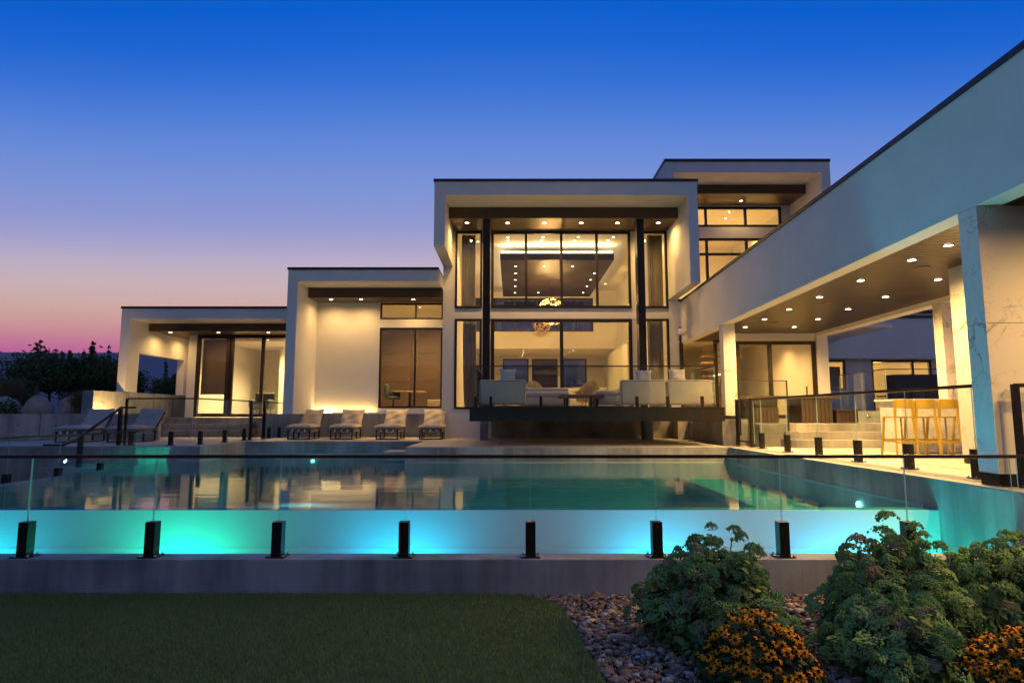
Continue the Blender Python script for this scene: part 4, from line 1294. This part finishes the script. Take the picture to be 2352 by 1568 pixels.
# lattice globe pendant, then a second globe imitating its reflection
def globe(label, x, y, z, r, lit=True):
    s = thing('pendant_lamp', label, 'pendant lamp', (x, y, z), 0, 'lattice globe pendants')
    bm = bmesh.new(); bmesh.ops.create_icosphere(bm, subdivisions=2, radius=r)
    me = bpy.data.meshes.new('lattice'); 
    rr_ = random.Random(2)
    for v in bm.verts: v.co = (v.co + Vector((rr_.uniform(-1, 1), rr_.uniform(-1, 1), rr_.uniform(-1, 1))) * r * .07).normalized() * r
    # hex-like holes: one ring bar per face-centre edge
    mb = MB()
    done = set()
    for e in bm.edges:
        f = e.link_faces
        if len(f) == 2:
            a, b = f[0].calc_center_median().normalized() * r, f[1].calc_center_median().normalized() * r
            mb.tube([a, b], r * .055, 5, True, False)
    bm.free()
    part('lattice', mb, 'gold', s)
    if lit: part('bulb', MB().lathe([(.0005, -.03), (.022, -.02), (.03, 0), (.022, .02), (.0005, .03)], 12), 'bulb', s)
    part('cord', MB().tube([(0, 0, r * .9), (0, 0, 7.93 - z)], .008, 6), 'steel', s)
    if lit: point(s, (0, 0, 0), 420 * PW, WARM, .11)
globe('larger gilt lattice globe pendant hanging in the tall room', 1.75, 28.0, 6.55, .62)
globe('smaller unlit lattice globe standing in for a reflection of the first', 1.55, 32.2, 6.55, .45, False)  # added unlit globe in place of a mirrored image in the glass

# dining set behind the dark window, things in the left wing
dt = thing('dining_table', 'round pale table behind the dark middle window', 'table', (-3.9, 24.2, FZ))
part('tabletop', MB().lathe([(.0005, .66), (.62, .66), (.62, .70), (.0005, .70)], 24), 'treadwood', dt)
part('pedestal', MB().lathe([(.25, 0), (.05, .04), (.05, .66)], 12), 'steel', dt)
dc = thing('dining_chair', 'tub dining chair left of the round table', 'chair', (-4.5, 24.0, FZ))
rounded('seat', .5, .5, .12, .05, 'green_seat', dc, (0, 0, .45)); rounded('backrest', .14, .55, .5, .06, 'green_seat', dc, (-.25, 0, .72)); rounded('arm', .45, .1, .3, .04, 'green_seat', dc, (0, .26, .6))
part('leg', MB().lathe([(.03, 0), (.03, .4)], 8), 'steel', dc)
bx = thing('side_cabinet', 'low pale cabinet at the right of the dark window', 'cabinet', (-2.8, 24.0, FZ))
rounded('body', .75, .45, .38, .02, 'tan_seat', bx, (0, 0, .19))
ac = thing('armchair', 'dark green armchair inside the left wing door', 'armchair', (-10.1, 25.6, 1.862))
rounded('seat', .75, .7, .2, .07, 'green_seat', ac, (0, 0, .4)); rounded('backrest', .8, .16, .55, .07, 'green_seat', ac, (0, .35, .72))
for sx_ in (-.36, .36): rounded('arm', .1, .65, .3, .045, 'green_seat', ac, (sx_, 0, .55))
for sx_ in (-.3, .3):
    for sy_ in (-.25, .25): part('leg', MB().bar((sx_, sy_, 0), (sx_ * .9, sy_ * .9, .32), .03), 'steel', ac)
bd = thing('bed', 'bed with dark headboard and pale pillows at the right of the left wing room', 'bed', (-8.55, 27.2, 1.862))
rounded('mattress', 1.2, 2.0, .4, .08, 'pillow', bd, (0, 0, .35)); rounded('headboard', .12, 2.1, 1.3, .04, 'green_seat', bd, (.62, 0, .65))
link('pillow', pad_mesh('pillow', .6, .45, .2, 'pillow', 10, 3), bd, (.3, -.4, .72), (.6, 0, 1.2))

# ------------------------------------------------------------------ garden at left: boulders, shrubs, trees
def boulder(label, x, y, z, sx_, sy_, sz_, seed):
    r = random.Random(seed)
    bm = bmesh.new(); bmesh.ops.create_icosphere(bm, subdivisions=3, radius=1)
    k = [Vector((r.uniform(-1, 1), r.uniform(-1, 1), r.uniform(-.3, 1))).normalized() for _ in range(7)]
    for v in bm.verts:
        n_ = v.co.normalized(); f = 1.
        for q in k:
            d = n_.dot(q)
            if d > .72: f = min(f, .72 / d)
        f *= 1 + .03 * math.sin(9 * n_.x + seed) * math.sin(8 * n_.y + 7 * n_.z)
        v.co = Vector((n_.x * sx_, n_.y * sy_, n_.z * sz_)) * f
    me = bpy.data.meshes.new('boulder'); bm.to_mesh(me); bm.free(); me.materials.append(M['rock'])
    for p in me.polygons: p.use_smooth = True
    o = link('boulder', me, None, (x, y, z))
    return tag(o, label, 'boulder', 'boulders above the low concrete wall')
boulder('rounded tan boulder at the left picture edge above the concrete wall', -17.4, 21.6, 2.1, .62, .5, .52, 1)
boulder('low pale boulder half hidden by a small shrub', -16.75, 21.9, 2.02, .36, .35, .34, 2)
boulder('blocky upright tan boulder in the middle of the row', -16.0, 21.5, 2.1, .46, .42, .58, 3)
boulder('tan boulder beside the patio wall with grass in front', -15.1, 21.7, 2.08, .42, .42, .52, 4)

def leaf_cloud(n, fn, size, seed, up=.2):
    r = np.random.default_rng(seed)
    c = np.array([fn(r) for _ in range(n)])
    d = r.normal(0, 1, (n, 3)); d[:, 2] += up; d /= np.linalg.norm(d, axis=1)[:, None]
    q = r.normal(0, 1, (n, 3)); s_ = np.cross(d, q); s_ /= np.linalg.norm(s_, axis=1)[:, None]
    L = size * r.uniform(.6, 1.3, n)[:, None]
    v = np.stack([c - d * L, c + s_ * L * .45, c + d * L, c - s_ * L * .45], 1).reshape(-1, 3)
    return v, np.arange(n * 4).reshape(-1, 4)


def tree(label, x, y, z, h, w, seed, leaves=2600, shoots=8, group='small trees beside the left wing', lsize=.075):
    r = random.Random(seed)
    t = thing('tree', label, 'tree', (x, y, z), 0, group)
    tr = MB(); top = Vector((r.uniform(-.1, .1) * w, 0, h * .30))
    tr.tube([(0, 0, 0), (top.x * .4, 0, h * .16), top], [.07, .055, .045], 8)
    tips, sh = [], []
    for i in range(12):
        a = 2 * math.pi * i / 12 + r.uniform(-.3, .3)
        e = r.uniform(.0, 1.25)
        p1 = top + Vector((math.cos(a) * math.cos(e) * w * .24, math.sin(a) * math.cos(e) * w * .24, math.sin(e) * h * .22))
        p2 = p1 + Vector((math.cos(a) * w * .2 * r.uniform(.4, 1.1), math.sin(a) * w * .2, h * r.uniform(-.02, .2)))
        tr.tube([top - Vector((0, 0, r.uniform(0, .1) * h)), p1, p2], [.03, .02, .008], 6)
        tips += [(p1, .42 * w * .5), (p2, .30 * w * .5), ((p1 + p2) / 2, .36 * w * .5)]
    for i in range(shoots):
        a = r.uniform(0, 6.28); q = top + Vector((math.cos(a) * w * .34 * r.random(), math.sin(a) * w * .34 * r.random(), h * .22))
        e = q + Vector((r.uniform(-.1, .1), r.uniform(-.1, .1), h * r.uniform(.12, .40) * (1.35 if i == 0 else 1)))
        tr.tube([q, e], [.012, .004], 5)
        for s_ in np.linspace(.1, 1, 7): sh.append((q.lerp(e, s_), .06 + .06 * (1 - s_)))
    part('trunk', tr, 'bark', t)
    def fn(g_):
        p, rad = sh[int(g_.integers(len(sh)))] if g_.random() < .16 else tips[int(g_.integers(len(tips)))]
        v = g_.normal(0, .55, 3) * rad
        return np.array(p) + v * np.array((1, 1, .75))
    v, f = leaf_cloud(leaves, fn, lsize, seed)
    link('crown', np_mesh('crown', v, f, 'treeleaf'), t)
    return t
tree('slender fruit tree with upright shoots left of the patio wall', -18.6, 25.5, 1.95, 3.2, 3.4, 11, 9000, 12)
tree('bushy tree with one tall leader shoot beside the white fin', -17.35, 26.3, 1.95, 3.5, 2.6, 12, 8000, 10)
tree('dense tree touching the outer edge of the white fin', -17.7, 28.2, 1.95, 3.1, 2.6, 13, 8000, 8)
tree('tree framed by the opening in the white fin', -19.2, 36.0, 1.9, 3.2, 2.2, 14, 7000, 6)

def shrub(label, x, y, z, w, h, seed, m='leaf', n=1800, name='shrub', lsize=.05):
    t = thing(name, label, 'shrub', (x, y, z), 0, 'shrubs in the left garden')
    def fn(g_):
        a = g_.uniform(0, 6.28); e = np.arcsin(g_.uniform(0, 1)); rr_ = g_.uniform(.75, 1.03) * (1 + .18 * math.sin(3 * a + seed) + .1 * math.sin(7 * e + 5 * a))
        return np.array((w * .5 * rr_ * math.cos(a) * math.cos(e), w * .5 * rr_ * math.sin(a) * math.cos(e), h * rr_ * math.sin(e)))
    v, f = leaf_cloud(n, fn, lsize, seed)
    link('foliage', np_mesh('foliage', v, f, m), t)
    st_ = MB()
    for k_ in range(5):
        a = k_ * 1.256
        st_.tube([(0, 0, 0), (w * .25 * math.cos(a), w * .25 * math.sin(a), h * .7)], [.02, .008], 5)
    part('stem', st_, 'bark', t)
    return t
shrub('round dark green shrub between the boulders and the fruit tree', -18.1, 23.6, 1.96, 1.35, 1.0, 21)
shrub('small dark shrub left of the patio wall', -15.9, 24.2, 1.96, 1.0, .9, 22, n=900)
shrub('little dark shrub tucked between two boulders', -16.95, 21.3, 1.96, .7, .5, 23, n=500)

def tussock(label, x, y, z, h, w, n, seed, m='drygrass'):
    r = np.random.default_rng(seed)
    a = r.uniform(0, 6.28, n); t = r.uniform(0, 1, n) ** .7 * w; hh = h * r.uniform(.55, 1.05, n)
    bx_ = r.normal(0, w * .12, n); by_ = r.normal(0, w * .12, n)
    wv = .006 + r.uniform(0, .004, n)
    P0 = np.stack([bx_ - wv, by_, np.zeros(n)], 1); P1 = np.stack([bx_ + wv, by_, np.zeros(n)], 1)
    M1 = np.stack([bx_ + np.cos(a) * t * .45, by_ + np.sin(a) * t * .45, hh * .75], 1)
    E = np.stack([bx_ + np.cos(a) * t, by_ + np.sin(a) * t, hh], 1)
    o_ = np.array([.006, 0, 0])
    v = np.stack([P0, P1, M1 + o_, M1 - o_, E], 1).reshape(-1, 3)
    b_ = np.arange(n)[:, None] * 5
    f = np.concatenate([b_ + np.array([[0, 1, 2]]), b_ + np.array([[0, 2, 3]]), b_ + np.array([[3, 2, 4]])])
    me = np_mesh('blades', v, f, m)
    t_ = thing('ornamental_grass', label, 'grass clump', (x, y, z), 0, 'ornamental grasses in the left garden')
    link('blades', me, t_)
tussock('tall feathery tan ornamental grass at the left picture edge', -18.2, 23.0, 1.96, 1.35, .6, 1100, 31)
tussock('short tan and green grass clump against the patio wall', -14.5, 21.3, 1.96, .85, .5, 600, 32)

# ------------------------------------------------------------------ front planting: stonecrop and coneflowers
def leaf_faces(base, d, up, L, Wd):
    """a folded pointed oval leaf, 6 triangles"""
    s_ = d.cross(up).normalized(); n_ = s_.cross(d).normalized()
    mid1 = base + d * L * .35; mid2 = base + d * L * .7; tip = base + d * L - n_ * L * .08
    return [base, mid1 + s_ * Wd + n_ * Wd * .35, mid1, mid1 - s_ * Wd + n_ * Wd * .35, mid2 + s_ * Wd * .85 + n_ * Wd * .25, mid2, mid2 - s_ * Wd * .85 + n_ * Wd * .25, tip], \
        [(0, 2, 1), (0, 3, 2), (1, 2, 5, 4), (2, 3, 6, 5), (4, 5, 7), (5, 6, 7)]

STEMS, HEADS = [], []
for k_ in range(6):
    r = random.Random(50 + k_)
    mb = MB()
    nl = 24
    for i in range(nl):
        t = .12 + .84 * i / nl
        a = i * 2.4 + r.uniform(-.3, .3)
        e = r.uniform(-.1, .7)
        d = Vector((math.cos(a) * math.cos(e), math.sin(a) * math.cos(e), math.sin(e)))
        L = r.uniform(.085, .125) * (1.12 - .45 * t)
        vs, fs = leaf_faces(Vector((0, 0, t)), d, Vector((0, 0, 1)), L, L * .23)
        mb.add(vs, fs, True)
    STEMS.append(mb)
    hb = MB()
    nf = 150
    R = r.uniform(.062, .082)
    clus = [Vector((r.uniform(-1, 1), r.uniform(-1, 1), 0)) * R * .8 for _ in range(7)]
    for i in range(nf):
        c = clus[i % 7]
        a = r.uniform(0, 6.28); q = math.sqrt(r.random()) * R * .5
        p = c + Vector((math.cos(a) * q, math.sin(a) * q, 0))
        rad = p.length / (R * 1.3)
        p.z = .045 * (1 - rad * rad) + .02 * (1 - (q / (R * .5)) ** 2) + r.uniform(-.006, .006)
        s_ = r.uniform(.0065, .0105)
        hb.add([(p.x + s_, p.y, p.z), (p.x - s_, p.y, p.z), (p.x, p.y + s_, p.z), (p.x, p.y - s_, p.z), (p.x, p.y, p.z + s_), (p.x, p.y, p.z - s_)],
               [(0, 2, 4), (2, 1, 4), (1, 3, 4), (3, 0, 4), (2, 0, 5), (1, 2, 5), (3, 1, 5), (0, 3, 5)])
    HEADS.append((hb.mesh('flower_head', 'floret'), hb.mesh('flower_head', 'floretpink')))
stem_me = []
for mb in STEMS:
    s_ = MB()
    me = mb.mesh('stem', 'sedleaf')
    stem_me.append(me)
stalk_me = MB().tube([(0, 0, 0), (0, 0, .97)], [.006, .004], 5).mesh('stalk', 'stem')

def stonecrop(label, x, y, h, w, n, seed, spikes=6):
    r = random.Random(seed)
    t = thing('stonecrop', label, 'flowering plant', (x, y, LZ), 0, 'stonecrop plants in the gravel bed')
    lob = [(r.uniform(0, 6.28), r.uniform(.06, .16)) for _ in range(4)]
    def top(a, q):
        f = 1 + sum(k * math.cos((i + 2) * a + p) for i, (p, k) in enumerate(lob)) * .8
        return f, (1.0 - .70 * q ** 2.0)
    for i in range(n):
        q = math.sqrt((i + .5) / n); a = i * 2.399963 + r.uniform(-.3, .3)
        q *= r.uniform(.85, 1.08)
        f, pz = top(a, q)
        ex, ey = math.cos(a) * q * w * .5 * f, math.sin(a) * q * w * .5 * f
        hh = h * .84 * pz * r.uniform(.62, 1.08)
        if i % (n // spikes) == 3 and q < .8: hh = h * r.uniform(.92, 1.06) * (1 - .25 * q)
        bx_, by_ = ex * .45, ey * .45
        d = Vector((ex - bx_, ey - by_, hh))
        L = d.length
        rot = d.to_track_quat('Z', 'Y').to_euler()
        k_ = r.randrange(6)
        sc_ = r.uniform(1.0, 1.35)
        s_ = link('stem', stem_me[k_], t, (bx_, by_, 0), rot, (sc_, sc_, L))
        link('stalk', stalk_me, s_)
        g_, p_ = HEADS[k_]
        c = r.uniform(.75, 1.2)
        # heads face the light: mostly upright whatever the lean of the stem
        tilt = Vector((d.x * .4, d.y * .4, d.z)).to_track_quat('Z', 'Y').to_euler()
        hd = link('flower_head', p_ if r.random() < .13 else g_, s_, (0, 0, 1.0), (r.uniform(-.35, .35), r.uniform(-.35, .35), r.uniform(0, 6)), (c / sc_, c / sc_, c * 1.25 / L))
    def fn(g_):
        q = math.sqrt(g_.random()); a = g_.uniform(0, 6.28)
        f, pz = top(a, q)
        return np.array((math.cos(a) * q * w * .47 * f, math.sin(a) * q * w * .47 * f, h * .80 * pz * g_.uniform(.04, .97)))
    v, f_ = leaf_cloud(int(1500 * w), fn, .055, seed, .5)
    link('foliage', np_mesh('foliage', v, f_, 'sedleaf'), t)
    return t
stonecrop('full green stonecrop between the lawn and the orange flowers', 1.64, 5.36, .92, 1.08, 160, 1)
stonecrop('tall green stonecrop in the right half of the gravel bed', 3.22, 5.55, .94, 1.12, 160, 2)
stonecrop('green stonecrop at the far right of the gravel bed', 4.24, 5.6, .82, 1.2, 160, 3)
stonecrop('low green stonecrop in front of the tall right one', 2.78, 4.85, .55, .88, 110, 4)

# black-eyed flowers
pet = MB()
r = random.Random(9)
for i in range(11):
    a = 2 * math.pi * i / 11 + r.uniform(-.08, .08)
    d = Vector((math.cos(a), math.sin(a), r.uniform(-.6, .15))).normalized()
    s_ = Vector((-math.sin(a), math.cos(a), 0))
    L = r.uniform(.040, .049)
    b0 = d * .008
    pet.add([b0 - s_ * .003, b0 + s_ * .003, d * L * .6 + s_ * .0062 + Vector((0, 0, .002)), d * L * .6 - s_ * .0062 + Vector((0, 0, .002)), d * L], [(0, 1, 2, 3), (3, 2, 4)])
pet_me = pet.mesh('flower', 'petal')
cone_me = MB().lathe([(.012, -.003), (.0125, .004), (.009, .012), (.0005, .015)], 8).mesh('flower_centre', 'cone')
def coneflower(label, x, y, h, w, n, seed):
    r = random.Random(seed)
    t = thing('coneflower', label, 'flowering plant', (x, y, LZ), 0, 'orange coneflowers in the gravel bed')
    stk = MB()
    for i in range(n):
        q = math.sqrt((i + .5) / n) * r.uniform(.9, 1.05); a = i * 2.399963
        e = Vector((math.cos(a) * q * w * .5, math.sin(a) * q * w * .5, h * (1 - .72 * q ** 2.0) * r.uniform(.74, 1.1)))
        nrm = Vector((e.x * 1.4, e.y * 1.4 - .25, .55)).normalized() + Vector((r.uniform(-.6, .6), r.uniform(-.6, .6), r.uniform(-.2, .3)))
        c = r.uniform(.65, 1.12)
        f = link('flower', pet_me, t, e, nrm.to_track_quat('Z', 'Y').to_euler(), (c, c, c))
        link('flower_centre', cone_me, f)
        stk.tube([(e.x * .3, e.y * .3, 0), e * .97], .0025, 4, True, False)
    part('stem', stk, 'stem', t)
    def fn(g_):
        q = math.sqrt(g_.random()); a = g_.uniform(0, 6.28)
        z = h * (1 - .75 * q ** 2) * g_.uniform(.1, .9)
        return np.array((math.cos(a) * q * w * .5, math.sin(a) * q * w * .5, z))
    v, f = leaf_cloud(2200, fn, .042, seed)
    link('foliage', np_mesh('foliage', v, f, 'leaf'), t)
coneflower('orange black-eyed flower clump in front of the left stonecrop', 1.73, 4.64, .46, .84, 170, 1)
coneflower('orange black-eyed flower clump at the bottom right corner', 3.47, 4.40, .43, .92, 170, 2)

# ------------------------------------------------------------------ evening air between the house and the far hills
hz = bpy.data.materials.new('haze'); hz.use_nodes = True
ht = hz.node_tree; ht.nodes.remove(ht.nodes['Principled BSDF'])
pvn = ht.nodes.new('ShaderNodeVolumePrincipled')
pvn.inputs['Color'].default_value = (.82, .80, .92, 1); pvn.inputs['Density'].default_value = .00016
ht.links.new(pvn.outputs[0], ht.nodes['Material Output'].inputs['Volume'])
M['haze'] = hz
part('haze', B(-4600, 4600, -4600, 4600, -2.6, 225), 'haze', kind='stuff')
